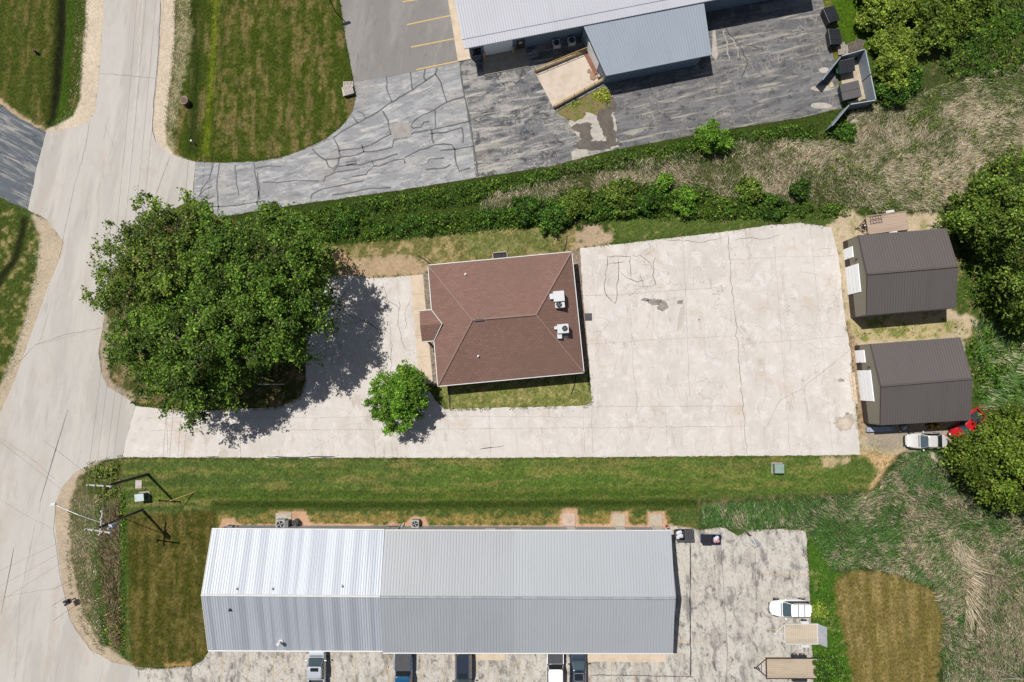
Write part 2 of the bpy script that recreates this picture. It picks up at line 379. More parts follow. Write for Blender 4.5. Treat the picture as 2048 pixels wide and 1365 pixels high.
# gravel against the south building
zone([(436, 1062), (446, 1038), (470, 1034), (476, 1049), (556, 1048), (556, 1024), (610, 1022), (622, 1046), (770, 1050), (780, 1042), (806, 1050), (826, 1032), (850, 1034), (860, 1052), (1120, 1050), (1122, 1018), (1154, 1018), (1158, 1048), (1220, 1050), (1224, 1024), (1254, 1024), (1258, 1048), (1292, 1050), (1296, 1023), (1328, 1023), (1334, 1050), (1400, 1058), (1350, 1075), (440, 1075)], (206, 168, 136), 2, 4)
# south east
zone([(1395, 1000), (1600, 992), (1745, 980), (1800, 905), (1905, 900), (2120, 1000), (2120, 1450), (1620, 1450), (1612, 1060), (1400, 1060)], (58, 74, 36), 5, 10, dry=.5, dryc=(112, 104, 70))
zone([(1612, 1060), (1665, 1060), (1690, 1130), (1680, 1200), (1710, 1365), (1720, 1450), (1620, 1450)], (70, 104, 32), 6, 10, dry=.1)
zone([(1666, 1170), (1690, 1145), (1730, 1138), (1800, 1150), (1868, 1178), (1885, 1230), (1878, 1330), (1870, 1450), (1722, 1450), (1700, 1330), (1680, 1250)], (122, 110, 60), 6, 12, dry=.42, dryc=(148, 130, 82), dn=n5)
for x in (1700, 1735, 1770, 1805, 1840): band([(x, 1160), (x+16, 1400)], 5, (92, 88, 38), 7, 14, .5)
zone([(2030, 1110), (2120, 1090), (2120, 1300), (2040, 1290)], (110, 120, 52), 6, 10)
zone([(1680, -60), (1735, -60), (1745, 60), (1735, 110), (1700, 95), (1668, 40), (1660, 0)], (72, 100, 20), 4, 6)
zone([(1640, 10), (1662, 0), (1690, 110), (1690, 215), (1678, 210)], (108, 112, 50), 3, 6)
gc *= (1+(.44*n3[..., None]-.22)*(.3+.7*gA[..., None]))*(.88+.24*n2[..., None])
gz = np.zeros(GX.shape)
inv = lambda pts, wd, dep: -dep*sm(wd-linesd(PX, PY, pts), 0, wd)
gz += inv([(122, -60), (120, 60), (113, 150), (103, 230)], 22, .5)+inv([(222, 940), (215, 1060), (222, 1290)], 26, .45)
ng, mg = GX.shape
idx = np.arange(ng*mg).reshape(ng, mg)
F = np.stack([idx[:-1, :-1], idx[:-1, 1:], idx[1:, 1:], idx[1:, :-1]], -1).reshape(-1, 4)
m_ground, nt, p = newmat('grass_ground')
a = nt.nodes.new('ShaderNodeAttribute'); a.attribute_name = 'col'
fine = ramp(nt, noise(nt, 5.0, (1, 1.5, 1), .1, 6, .75), .25, .75, .45, 1.6)
fine2 = ramp(nt, noise(nt, 2.6, (1, 1, 1), .4, 5, .75), .32, .68, .74, 1.27)
vm = nt.nodes.new('ShaderNodeVectorMath'); vm.operation = 'SCALE'; nt.links.new(a.outputs[0], vm.inputs[0]); mf = nt.nodes.new('ShaderNodeMix'); mf.data_type = 'FLOAT'; nt.links.new(a.outputs['Alpha'], mf.inputs[0]); nt.links.new(ramp(nt, noise(nt, 7.0, detail=4), .3, .7, .86, 1.12), mf.inputs[2]); nt.links.new(mul(nt, fine, fine2), mf.inputs[3])
nt.links.new(mf.outputs[0], vm.inputs['Scale'])
nt.links.new(vm.outputs[0], p.inputs['Base Color']); p.inputs['Roughness'].default_value = .95; p.inputs['Specular IOR Level'].default_value = .1
bump(nt, p, noise(nt, 6.0, detail=6, rough=.7), .6, .08)
npmesh('ground', np.stack([GX.ravel(), GY.ravel(), gz.ravel()], 1), F, gc.reshape(-1, 3), m_ground, kind='structure', alpha=gA.ravel())

# ------------------------------------------------------------ PAVING
def jag_world(poly, amp, step=.5, seed=0):
    pts = [G(*p) for p in poly]; out = []
    r = random.Random(seed)
    for i in range(len(pts)):
        a = pts[i]; b = pts[(i+1) % len(pts)]; n = max(1, int((b-a).length/step))
        for k in range(n):
            q = a.lerp(b, k/n)
            if amp: q = q+Vector((r.gauss(0, amp), r.gauss(0, amp), 0))
            out.append(q)
    return out
def sheet(mb, poly, z, mi=0, amp=.0, seed=0, step=.5):
    w = jag_world(poly, amp, step, seed)
    tris = geometry.tessellate_polygon([[Vector((q.x, q.y, 0)) for q in w]])
    mb.add([(q.x, q.y, z) for q in w], [t for t in tris], mi)
def strip(mb, pts, wd, z, mi, jit=.08, step=.5, seed=None, taper=True):
    r = random.Random(seed if seed is not None else int(sum(p[0]*3+p[1] for p in pts)))
    w = [G(*p) for p in pts]; c = []
    for a, b in zip(w[:-1], w[1:]):
        n = max(1, int((b-a).length/step))
        for k in range(n): c.append(a.lerp(b, k/n)+Vector((r.gauss(0, jit), r.gauss(0, jit), 0)))
    c.append(w[-1]); L = []; R = []
    for i, q in enumerate(c):
        d = c[min(i+1, len(c)-1)]-c[max(0, i-1)]; d.normalize(); s = Vector((-d.y, d.x, 0))
        ww = wd*.5*(r.uniform(.6, 1.25) if jit else 1)*(.35 if taper and i in (0, len(c)-1) else 1)
        L.append(q+s*ww); R.append(q-s*ww)
    n = len(c); vs = [(q.x, q.y, z) for q in L+R]
    mb.add(vs, [(n+i, n+i+1, i+1, i) for i in range(n-1)], mi)

tar = plain('crack_sealer', C(62, 63, 68), .6, var=.1)
joint = plain('joint_dark', C(186, 176, 164), .9, var=.15)
hair = plain('hairline_crack', C(158, 148, 137), .9, var=.2)
yellow = layered('road_paint_yellow', C(232, 196, 120), [(C(170, 160, 140), 4, (1, 1, 1), 0, .5, .7, .6)], .8)
yellow_worn = layered('worn_paint_yellow', C(212, 180, 120), [(C(190, 182, 168), 3, (1, 1, 1), 0, .4, .6, .85)], .8)
conc_road = layered('road_concrete', C(206, 202, 195), [(C(192, 188, 181), .25, (1, 4, 1), -.15, .45, .6, .8), (C(217, 210, 202), .6, (1, 8, 1), -.12, .5, .62, .6),
     (C(168, 163, 157), 1.2, (1, 7, 1), -.1, .56, .72, .5), (C(198, 182, 168), .3, (1, 2, 1), 0, .52, .65, .4), (C(170, 166, 160), 8, (1, 1, 1), 0, .55, .75, .5)], .9, bumpscale=9, spec=.2)
conc_lot = layered('lot_concrete', C(228, 221, 214), [(C(216, 209, 201), .3, (1, 1.6, 1), 0, .46, .6, .7), (C(238, 233, 229), .7, (1, 1, 1), .4, .5, .62, .7),
     (C(196, 184, 172), .45, (.7, 2.2, 1), 0, .57, .68, .6), (C(208, 186, 164), .3, (1, 1.8, 1), .9, .56, .68, .4), (C(182, 175, 167), 1.8, (1, 3, 1), 0, .56, .72, .35), (C(190, 174, 158), .5, (.6, 7, 1), .05, .57, .7, .35), (C(190, 180, 168), 9, (1, 1, 1), 0, .55, .72, .5),
     (C(168, 156, 144), .8, (1, 1, 1), 0, None, .006, .5)], .92,
     bumpscale=8, cracks=[(C(160, 150, 140), .25, .010, .6, 1), (C(172, 162, 152), .8, .02, .5, 3)], spec=.2)
asp_old = layered('sealed_asphalt', C(158, 160, 163), [(C(190, 191, 192), 1.1, (3, 1, 1), .22, .46, .58, .7), (C(120, 124, 130), 1.6, (4, 1, 1), .2, .54, .64, .6),
     (C(212, 210, 204), 1.6, (5, 1, 1), .2, .53, .63, .75), (C(184, 178, 170), .25, (1, 1, 1), 0, .5, .65, .4), (C(124, 126, 130), 3.5, (2, 1, 1), .2, .55, .66, .6), (C(206, 204, 200), 7, (1, 1, 1), 0, .56, .68, .6)], .9, bumpscale=8, cracks=[(C(92, 94, 100), .5, .016, .7, 2)], spec=.2)
asp_mot = layered('worn_asphalt', C(122, 123, 126), [(C(176, 173, 168), .5, (3, .8, 1), .2, .47, .58, .85), (C(70, 73, 79), .9, (2, 1, 1), .2, .5, .6, .85),
     (C(196, 190, 178), 1.2, (1, 1, 1), 1.2, None, .035, .8), (C(202, 197, 188), 1.1, (7, .7, 1), .2, .53, .62, .8), (C(180, 174, 164), 2.2, (1, 2.5, 1), .25, None, .03, .6), (C(90, 92, 98), 4, (1, 1, 1), 0, .55, .65, .6), (C(152, 142, 128), .3, (2, 1, 1), .2, .56, .68, .5)], .9, bumpscale=7, spec=.2)
asp_dark = layered('dark_asphalt', C(112, 112, 114), [(C(136, 136, 137), .9, (4, .9, 1), .2, .46, .58, .85), (C(68, 70, 75), 1.5, (1.6, 1, 1), .2, .52, .64, .75),
     (C(186, 180, 168), 1.0, (8, .8, 1), .2, .54, .64, .85), (C(172, 166, 154), 1.0, (1, 3, 1), .22, None, .022, .8), (C(176, 170, 158), .7, (5, 1, 1), .2, None, .02, .7), (C(130, 128, 124), 3, (1.5, 1, 1), .2, .54, .64, .6)], .9, bumpscale=7, spec=.2)
asp_new = layered('grey_asphalt', C(148, 145, 142), [(C(164, 160, 156), .4, (1, 4, 1), -.2, .45, .6, .8), (C(128, 126, 124), 2, (1, 3, 1), -.2, .54, .7, .6), (C(120, 118, 116), 9, (1, 1, 1), 0, .54, .66, .5)], .92, bumpscale=12, spec=.2)
asp_side = layered('side_drive_asphalt', C(104, 110, 118), [(C(160, 160, 158), 1.4, (7, .9, 1), -.5, .48, .6, .85), (C(76, 82, 92), 1.8, (6, 1, 1), -.45, .53, .64, .8), (C(184, 180, 170), 1.8, (8, .8, 1), -.45, .55, .64, .7)], .9, bumpscale=8, spec=.2)
lot_s = layered('south_lot_concrete', C(216, 210, 200), [(C(188, 181, 170), .5, (1, 1.5, 1), 0, .46, .6, .7), (C(136, 133, 130), 1.0, (1, 2.6, 1), .1, .48, .63, .85),
     (C(86, 86, 88), 1.5, (1.4, 1.8, 1), .4, .53, .67, .8), (C(112, 110, 108), 4.5, (1, 1.6, 1), .2, .55, .66, .55), (C(218, 212, 202), 1.1, (1, 3, 1), 0, .5, .6, .6), (C(150, 144, 136), 4, (1, 1.5, 1), 0, .55, .66, .6), (C(160, 150, 138), .9, (1, 1, 1), .3, None, .012, .5)], .92, bumpscale=8, cracks=[(C(150, 140, 128), .5, .02, .6, 5)], spec=.2)
beige = layered('sidewalk_concrete', C(230, 212, 188), [(C(204, 184, 160), .8, (1, 1, 1), 0, .45, .65, .6), (C(180, 160, 138), 2, (1, 1, 1), 0, .6, .75, .4)], .9, bumpscale=9, spec=.2)

# public road
mb = MB()
ROAD = [(209, -120), (207, 0), (203, 100), (197, 170), (190, 225), (180, 243), (150, 255), (92, 265), (75, 330), (55, 420), (95, 440), (128, 485), (125, 505), (100, 565), (80, 620), (55, 690), (30, 760), (0, 828),
        (-90, 980), (-90, 1450), (285, 1450), (278, 1365), (275, 1335), (225, 1325), (180, 1300), (150, 1260), (135, 1220), (125, 1170), (118, 1120), (112, 1060), (110, 1010), (125, 975), (150, 945), (190, 925), (245, 915),
        (257, 868), (272, 813), (262, 802), (215, 773), (202, 745), (197, 700), (208, 640), (215, 560), (300, 440), (385, 400), (388, 360), (392, 325), (345, 312), (318, 290), (305, 265), (305, 240), (312, 180), (318, 100), (322, 0), (324, -120)]
sheet(mb, ROAD, .006, 0, .02)
for pts, w, mi in [([(322, 0), (316, 120), (306, 230), (305, 262), (312, 285)], .1, 1), ([(180, 243), (172, 290), (150, 370), (128, 470), (118, 520)], .05, 2), ([(198, 148), (250, 151), (312, 158)], .06, 2), ([(340, 312), (328, 345), (312, 390)], .06, 2),
    ([(105, 600), (78, 690), (210, 655)], .04, 3), ([(0, 875), (60, 915), (112, 960)], .05, 3), ([(0, 1195), (60, 1185), (120, 1175)], .05, 3), ([(112, 1010), (108, 1060), (120, 1150), (140, 1240), (190, 1310)], .07, 2),
    ([(0, 765), (70, 690), (130, 670), (205, 655)], .05, 2), ([(245, 915), (262, 850), (272, 815)], .08, 2), ([(210, 250), (230, 300)], .04, 3), ([(0, 1000), (60, 1035), (110, 1060)], .05, 3), ([(30, 1365), (40, 1200), (70, 1050)], .05, 3)]:
    strip(mb, pts, w, .010, mi, .03)
for pts in [[(290, -60), (276, 150), (262, 300), (252, 430)], [(305, 280), (297, 390)]]: strip(mb, pts, .07, .010, 4, .0)
strip(mb, [(80, 1005), (108, 912), (136, 820)], .13, .0105, 5, 0, 3)
strip(mb, [(2, 1230), (22, 1130), (28, 1095)], .11, .0105, 5, 0, 3)
pale = plain('pale_line', C(226, 222, 214), .9)
tag(mb.build('road', [conc_road, tar, hair, joint, pale, plain('old_sealer', C(128, 124, 122), .8, var=.2)]), kind='structure')

mb = MB(); sheet(mb, [(-90, 120), (0, 208), (40, 238), (92, 265), (75, 330), (55, 420), (0, 395), (-90, 350)], .012, 0, .04)
strip(mb, [(0, 262), (50, 290), (80, 305)], .06, .016, 1); strip(mb, [(0, 370), (40, 385)], .06, .016, 1)
tag(mb.build('side_driveway', [asp_side, tar]), kind='structure')

# brown building's concrete drive, front lot and rear lot
mb = MB()
LOT = [(272, 813), (370, 822), (560, 815), (600, 795), (612, 760), (612, 640), (609, 600), (640, 556), (700, 550), (745, 558), (820, 552), (846, 550), (849, 640), (852, 770), (870, 800), (888, 819), (1000, 816), (1170, 812), (1183, 804), (1178, 720), (1168, 620), (1160, 497),
       (1205, 492), (1250, 487), (1330, 478), (1400, 470), (1455, 463), (1530, 452), (1600, 446), (1662, 455), (1678, 520), (1684, 590), (1692, 650), (1700, 700), (1712, 820), (1720, 910), (1400, 913), (1000, 916), (600, 916), (245, 915), (255, 870)]
sheet(mb, LOT, .016, 0, .028, 3, .35)
for pts, w, mi in [([(1455, 468), (1462, 560), (1475, 680), (1484, 800), (1495, 912)], .07, 1), ([(1185, 813), (1340, 813), (1490, 812)], .05, 2), ([(300, 862), (700, 860), (1183, 856), (1490, 853)], .04, 2), ([(290, 836), (620, 836), (900, 832), (1180, 835)], .03, 2),
    ([(534, 914), (600, 915), (672, 914)], .14, 3), ([(412, 914), (440, 914)], .12, 3), ([(960, 899), (1008, 892)], .08, 3), ([(385, 862), (420, 852), (470, 850)], .05, 1), ([(333, 818), (336, 912)], .05, 2), ([(480, 855), (482, 914)], .05, 2),
    ([(745, 860), (752, 912)], .04, 2), ([(978, 818), (982, 912)], .04, 2), ([(1165, 820), (1170, 912)], .04, 2), ([(880, 818), (882, 850)], .04, 2), ([(1330, 815), (1335, 912)], .04, 2), ([(1183, 805), (1186, 912)], .05, 2),
    ([(1216, 512), (1212, 545), (1208, 585), (1226, 605)], .1, 1), ([(1216, 512), (1222, 514), (1260, 514), (1262, 560)], .08, 1), ([(1238, 515), (1236, 560), (1232, 606), (1226, 606)], .1, 1), ([(1210, 530), (1250, 524)], .08, 1), ([(1238, 545), (1255, 558), (1275, 565), (1290, 560)], .08, 1),
    ([(1308, 515), (1306, 550), (1312, 575)], .09, 1), ([(1262, 510), (1280, 512), (1300, 526), (1305, 540)], .06, 1), ([(1280, 545), (1285, 575), (1310, 572)], .06, 1), ([(1165, 592), (1240, 590), (1340, 582), (1455, 575)], .04, 2), ([(1170, 690), (1300, 680), (1470, 672)], .03, 2),
    ([(1365, 478), (1372, 600), (1380, 800)], .04, 2), ([(1260, 600), (1265, 720), (1275, 810)], .035, 2), ([(1545, 455), (1560, 640), (1580, 910)], .035, 2), ([(1462, 520), (1560, 515), (1675, 512)], .03, 2), ([(1475, 690), (1600, 680), (1695, 672)], .03, 2), ([(1620, 450), (1640, 650), (1665, 905)], .03, 2),
    ([(1530, 860), (1560, 800), (1600, 780), (1700, 700)], .05, 2), ([(1470, 480), (1500, 476), (1520, 482), (1560, 470)], .07, 1), ([(1320, 480), (1400, 486), (1450, 476)], .06, 1),
    ([(800, 600), (797, 640), (803, 680), (810, 700)], .07, 1), ([(765, 562), (775, 600), (800, 620)], .06, 1), ([(780, 640), (783, 700), (780, 760)], .06, 1), ([(650, 600), (700, 630), (760, 660)], .07, 1), ([(820, 598), (812, 620), (810, 660)], .05, 1), ([(640, 640), (690, 650), (730, 640), (770, 675)], .07, 1), ([(700, 570), (660, 640), (650, 720)], .05, 1), ([(800, 685), (815, 702), (830, 700)], .05, 1)]:
    strip(mb, pts, w, .020, mi, .07 if mi == 1 else .035)
rr_ = random.Random(5)
for k in range(46):
    x = 1284+rr_.gauss(0, 15); y = 562+rr_.gauss(0, 17); an = rr_.uniform(0, 3.14); ln = rr_.uniform(4, 11)
    strip(mb, [(x, y), (x+ln*math.cos(an), y+ln*math.sin(an)), (x+ln*math.cos(an+.9)*1.4, y+ln*math.sin(an+.9)*1.4)], .045, .020, 1, .03)
for k in range(60):
    x = rr_.uniform(1180, 1690); y = rr_.uniform(500, 895); an = rr_.choice((0, 1.57))+rr_.gauss(0, .25); ln = rr_.uniform(12, 45)
    strip(mb, [(x, y), (x+ln*.5*math.cos(an), y+ln*.5*math.sin(an)), (x+ln*math.cos(an+.15), y+ln*math.sin(an+.15))], .03, .020, 2 if k % 3 else 1, .06)
# stains
def blob(mb, cx, cy, rx, ry, z, mi, seed, n=26, j=.3):
    r = random.Random(seed); ph = [r.uniform(0, 6.28) for _ in range(5)]; pts = []; n = 40 if j > .2 else n
    for i in range(n):
        a = 2*math.pi*i/n; k = 1+j*sum(math.sin(a*(q+2)+ph[q])/(q+1.5) for q in range(5))*.6+r.uniform(-.15, .15)*(j > .2)
        q = G(cx+rx*k*math.cos(a), cy+ry*k*math.sin(a)); pts.append((q.x, q.y, z))
    mb.add(pts, [tuple(range(n))], mi)
for s, (cx, cy, rx, ry) in enumerate([(1308, 604, 12, 7), (1325, 612, 9, 12), (1360, 605, 7, 4), (1290, 600, 9, 3), (1398, 640, 2, 2), (1682, 761, 6, 4), (1694, 828, 4, 3)]): blob(mb, cx, cy, rx, ry, .020, 4, s+3)
blob(mb, 1689, 846, 20, 17, .020, 5, 44); blob(mb, 1690, 848, 13, 11, .024, 6, 45, j=.15)
stain = plain('oil_stain', C(168, 160, 152), .9, var=.2); ringc = plain('damp_ring', C(202, 190, 176), .9, var=.1); ringi = plain('sandy_spot', C(226, 210, 192), .9)
tag(mb.build('concrete_yard', [conc_lot, hair, joint, tar, stain, ringc, ringi]), kind='structure')
mb = MB(); sheet(mb, [(821, 552), (846, 549), (852, 620), (866, 765), (850, 768), (838, 760), (832, 690)], .028, 0, .0)
for y in (590, 630, 672, 715): strip(mb, [(823+(y-550)*.04, y), (850+(y-550)*.05, y-2)], .04, .032, 1, 0)
tag(mb.build('front_sidewalk', [beige, joint]), kind='structure')

# north driveway with sealed cracks
mb = MB()
NDR = [(392, 325), (450, 326), (512, 324), (555, 318), (600, 303), (650, 280), (688, 250), (706, 222), (711, 200), (708, 165), (800, 150), (920, 125), (934, 220), (946, 300), (952, 356), (800, 381), (600, 409), (437, 435), (400, 405), (385, 398), (388, 360)]
sheet(mb, NDR, .012, 0, .03, 9)
Z = lambda L: [(512+x/3.033, y/3.033) for x, y in L]
CR = [[(470, 840), (520, 800), (600, 755), (700, 705), (820, 625), (900, 575), (1030, 490), (1090, 450)], [(790, 465), (795, 540), (825, 622)], [(938, 440), (950, 545)], [(1030, 420), (1022, 470), (1030, 490)], [(1098, 418), (1088, 450), (1120, 500), (1140, 570), (1158, 622)],
      [(940, 765), (960, 730), (1010, 700), (1085, 668), (1158, 622), (1200, 605), (1262, 590)], [(940, 765), (950, 778), (1000, 772), (1020, 742), (1050, 740)], [(1085, 672), (1092, 780)], [(915, 835), (960, 805), (1060, 788), (1180, 765), (1300, 735)], [(1062, 788), (1070, 850), (1080, 870)],
      [(770, 678), (800, 730), (805, 770), (820, 820)], [(835, 850), (920, 830)], [(505, 915), (620, 905), (700, 880), (770, 840), (820, 815)], [(500, 960), (600, 945), (650, 925), (740, 915), (830, 895), (835, 850)], [(470, 840), (500, 890), (512, 955)], [(340, 905), (380, 950), (425, 975), (435, 1010), (470, 1025), (500, 1000), (505, 960)],
      [(425, 970), (500, 962)], [(470, 1045), (500, 1010), (560, 1005), (640, 1000), (700, 980), (770, 965), (860, 935)], [(705, 980), (715, 1010), (680, 1040), (670, 1060), (580, 1075)], [(715, 1012), (780, 1000), (840, 970), (900, 965), (905, 995)], [(900, 960), (940, 935), (1000, 915), (1080, 885), (1140, 875), (1190, 880), (1205, 910), (1215, 1000), (1235, 1040), (1300, 1020)],
      [(1060, 812), (1150, 805), (1250, 775)], [(1250, 780), (1262, 830), (1255, 870)], [(1115, 912), (1210, 908), (1320, 888)], [(0, 1025), (60, 1010), (150, 1012)], [(40, 1110), (130, 1110), (240, 1098), (380, 1100)], [(10, 1050), (20, 1150), (10, 1240)],
      [(615, 675), (650, 690), (665, 720)], [(590, 712), (618, 748)], [(410, 1105), (420, 1075), (480, 1048), (560, 1035), (630, 1025)], [(330, 1210), (340, 1180), (400, 1150), (500, 1130), (590, 1110), (650, 1100)], [(460, 1185), (600, 1165), (700, 1145), (820, 1140)], [(545, 985), (610, 975), (610, 990), (550, 1002)], [(640, 880), (655, 925)],
      [(1235, 385), (1250, 500), (1268, 600), (1300, 740), (1315, 850), (1340, 1000), (1345, 1075)], [(1040, 990), (1060, 965), (1140, 960)], [(1030, 1030), (1150, 1020), (1180, 1000)]]
for L in CR[:]: strip(mb, Z(L), .17, .018, 1, .035, .6, taper=False)
for L in [[(428, 325), (418, 360)], [(440, 325), (434, 370), (437, 430)], [(418, 362), (405, 375), (400, 392), (418, 398), (430, 392)], [(470, 330), (473, 360), (478, 392)], [(508, 326), (514, 365), (520, 400)], [(405, 415), (470, 412), (530, 402)], [(395, 395), (410, 380), (425, 373)]]: strip(mb, L, .15, .018, 1, .035, taper=False)
sheet(mb, [(783, 249), (817, 245), (823, 273), (786, 279)], .021, 2)
patch = plain('asphalt_patch', C(176, 170, 164), .9)
tag(mb.build('north_driveway', [asp_old, tar, patch]), kind='structure')

mb = MB(); sheet(mb, [(676, -60), (680, 0), (692, 80), (708, 165), (800, 150), (920, 125), (912, 60), (896, 0), (886, -60)], .016, 0, .02)
for a, b in [((806, 4), (836, 0)), ((814, 50), (900, 32)), ((822, 95), (908, 78)), ((832, 140), (916, 123)), ((798, -42), (884, -60))]: strip(mb, [a, b], .13, .020, 1, 0, taper=False)
tag(mb.build('north_parking_lot', [asp_new, yellow]), kind='structure')
mb = MB(); sheet(mb, [(884, -60), (896, 0), (916, 124), (943, 119), (924, 0), (912, -60)], .07, 0)
mb2 = MB(); w = [G(*q) for q in [(884, -60), (896, 0), (916, 124), (943, 119), (924, 0), (912, -60)]]
mb2.prism([(q.x, q.y) for q in w], 0, .12)
tag(mb2.build('north_sidewalk', beige), kind='structure')

mb = MB(); sheet(mb, [(920, 125), (943, 119), (960, 90), (1180, 50), (1225, 175), (1236, 298), (1180, 312), (1100, 333), (952, 356), (946, 300), (934, 220)], .012, 0, .02, 4)
for L in [[(1082, 168), (1060, 200), (1028, 235)], [(940, 255), (1020, 240), (1080, 232)], [(1028, 235), (1032, 262)], [(955, 330), (1050, 315), (1150, 300)], [(1055, 240), (1060, 262)]]: strip(mb, L, .07, .016, 1, .05)
sheet(mb, [(1142, 304), (1172, 291), (1178, 312), (1144, 320)], .016, 3, .03)
sheet(mb, [(1130, 212), (1225, 195), (1236, 297), (1180, 300), (1145, 262)], .016, 3, .12, 8)
tag(mb.build('loading_yard', [asp_mot, tar, patch, plain('bare_concrete', C(204, 196, 186), .9)]), kind='structure')
mb = MB(); sheet(mb, [(1180, 40), (1420, -10), (1635, -60), (1648, 20), (1668, 120), (1686, 216), (1600, 236), (1500, 252), (1400, 268), (1236, 299), (1225, 175)], .012, 0, .03, 5)
for L in [[(1448, 52), (1468, 80), (1485, 100), (1496, 130), (1480, 160)], [(1485, 92), (1500, 92), (1518, 98)]]: strip(mb, L, .12, .017, 1, .05)
palem = plain('efflorescence', C(186, 182, 174), .9, var=.1)
for L in [[(1448, 60), (1453, 95), (1458, 122)], [(1460, 72), (1474, 95), (1478, 118)]]: strip(mb, L, .14, .016, 2, .06, .3)
sheet(mb, [(1425, 60), (1430, 60), (1436, 110), (1432, 122), (1424, 112)], .020, 3)
for s, b in enumerate([(1648, 141, 10, 6), (1645, 177, 24, 6), (1642, 212, 22, 6)]): blob(mb, *b, .020, 3, s+60, j=.12)
tag(mb.build('truck_court', [asp_dark, tar, palem, plain('bare_cement', C(200, 192, 182), .9)]), kind='structure')
# pads along the court
mb = MB(); sheet(mb, [(1520, 10), (1625, -12), (1627, 3), (1524, 28)], .024)
tag(mb.build('equipment_pad', plain('grey_pad', C(150, 150, 154), .9)), kind='structure')
# mud run off with puddles
mud = layered('wet_mud', C(92, 80, 66), [(C(62, 54, 46), .8, (1, 1, 1), 0, .45, .6, .8)], .45, spec=.5)
mb = MB(); sheet(mb, [(1112, 224), (1208, 174), (1222, 190), (1226, 222), (1206, 236), (1180, 226), (1150, 244), (1128, 236)], .019, 0, .12, 77, .4)
tag(mb.build('mossy_dirt', layered('mossy_dirt', C(140, 126, 84), [(C(110, 124, 44), 1.2, (1, 1, 1), 0, .46, .56, .8), (C(96, 80, 60), 2.5, (1, 1, 1), 0, .54, .62, .7)], .95)), kind='structure')
mb = MB()
blob(mb, 1165, 256, 18, 12, .022, 0, 71); blob(mb, 1212, 245, 15, 30, .022, 0, 72); blob(mb, 1192, 291, 40, 11, .026, 0, 73); blob(mb, 1172, 276, 12, 20, .030, 0, 74); blob(mb, 1222, 212, 10, 16, .026, 0, 76); blob(mb, 1222, 275, 10, 18, .031, 0, 75)
tag(mb.build('mud', mud), kind='structure')
# porch slab
mb = MB(); w = [G(*q) for q in [(966, 108), (1050, 94), (1058, 134), (968, 152)]]
mb.prism([(q.x, q.y) for q in w], 0, .10)
tag(mb.build('porch_slab', plain('porch_concrete', C(188, 176, 162), .9)), kind='structure')
# south lot
mb = MB()
sheet(mb, [(275, 1335), (330, 1338), (385, 1333), (408, 1318), (420, 1300), (430, 1250), (1300, 1250), (1320, 1060), (1352, 1052), (1400, 1060), (1440, 1055), (1462, 1062), (1475, 1072), (1500, 1060), (1560, 1058), (1612, 1061), (1614, 1100), (1618, 1160), (1622, 1250), (1626, 1365), (1630, 1480), (270, 1480), (278, 1365)], .012, 0, .04, 12)
for x in (446, 497, 548, 668, 712, 778, 842, 890, 1040, 1183, 1224, 1272, 1320): strip(mb, [(x, 1303), (x-3, 1400)], .09, .018, 1, .0, taper=False)
for x0, y0 in [(555, 1322), (555, 1350), (575, 1332), (764, 1326), (764, 1350), (778, 1330), (948, 1345), (968, 1348), (992, 1346), (1015, 1346), (560, 1378), (770, 1378), (950, 1378), (980, 1378)]: strip(mb, [(x0, y0), (x0+18, y0-22)], .09, .018, 1, 0, taper=False)
for a, b in [((1345, 1282), (1420, 1283)), ((1527, 1149), (1612, 1149)), ((1527, 1259), (1570, 1259)), ((1527, 1315), (1612, 1315)), ((1527, 1205), (1560, 1205))]: strip(mb, [a, b], .09, .018, 1, 0, taper=False)
for L, w in [([(1381, 1085), (1380, 1200), (1381, 1300), (1382, 1356)], .14), ([(1180, 1350), (1280, 1351), (1386, 1354)], .08), ([(1440, 1060), (1455, 1300), (1450, 1400)], .04), ([(1512, 1200), (1510, 1100)], .04)]: strip(mb, L, w, .020, 2, .02)
tag(mb.build('south_parking_lot', [lot_s, yellow_worn, tar]), kind='structure')
mb = MB()
for pl in ([(905+0, 1290), (1010, 1290), (1010, 1320), (953, 1320), (953, 1321), (905, 1321)], [(1172, 1285), (1334, 1285), (1331, 1324), (1173, 1323)]):
    w = [G(*q) for q in pl]; mb.prism([(q.x, q.y) for q in w], 0, .10)
tag(mb.build('south_walkway', beige), kind='structure')

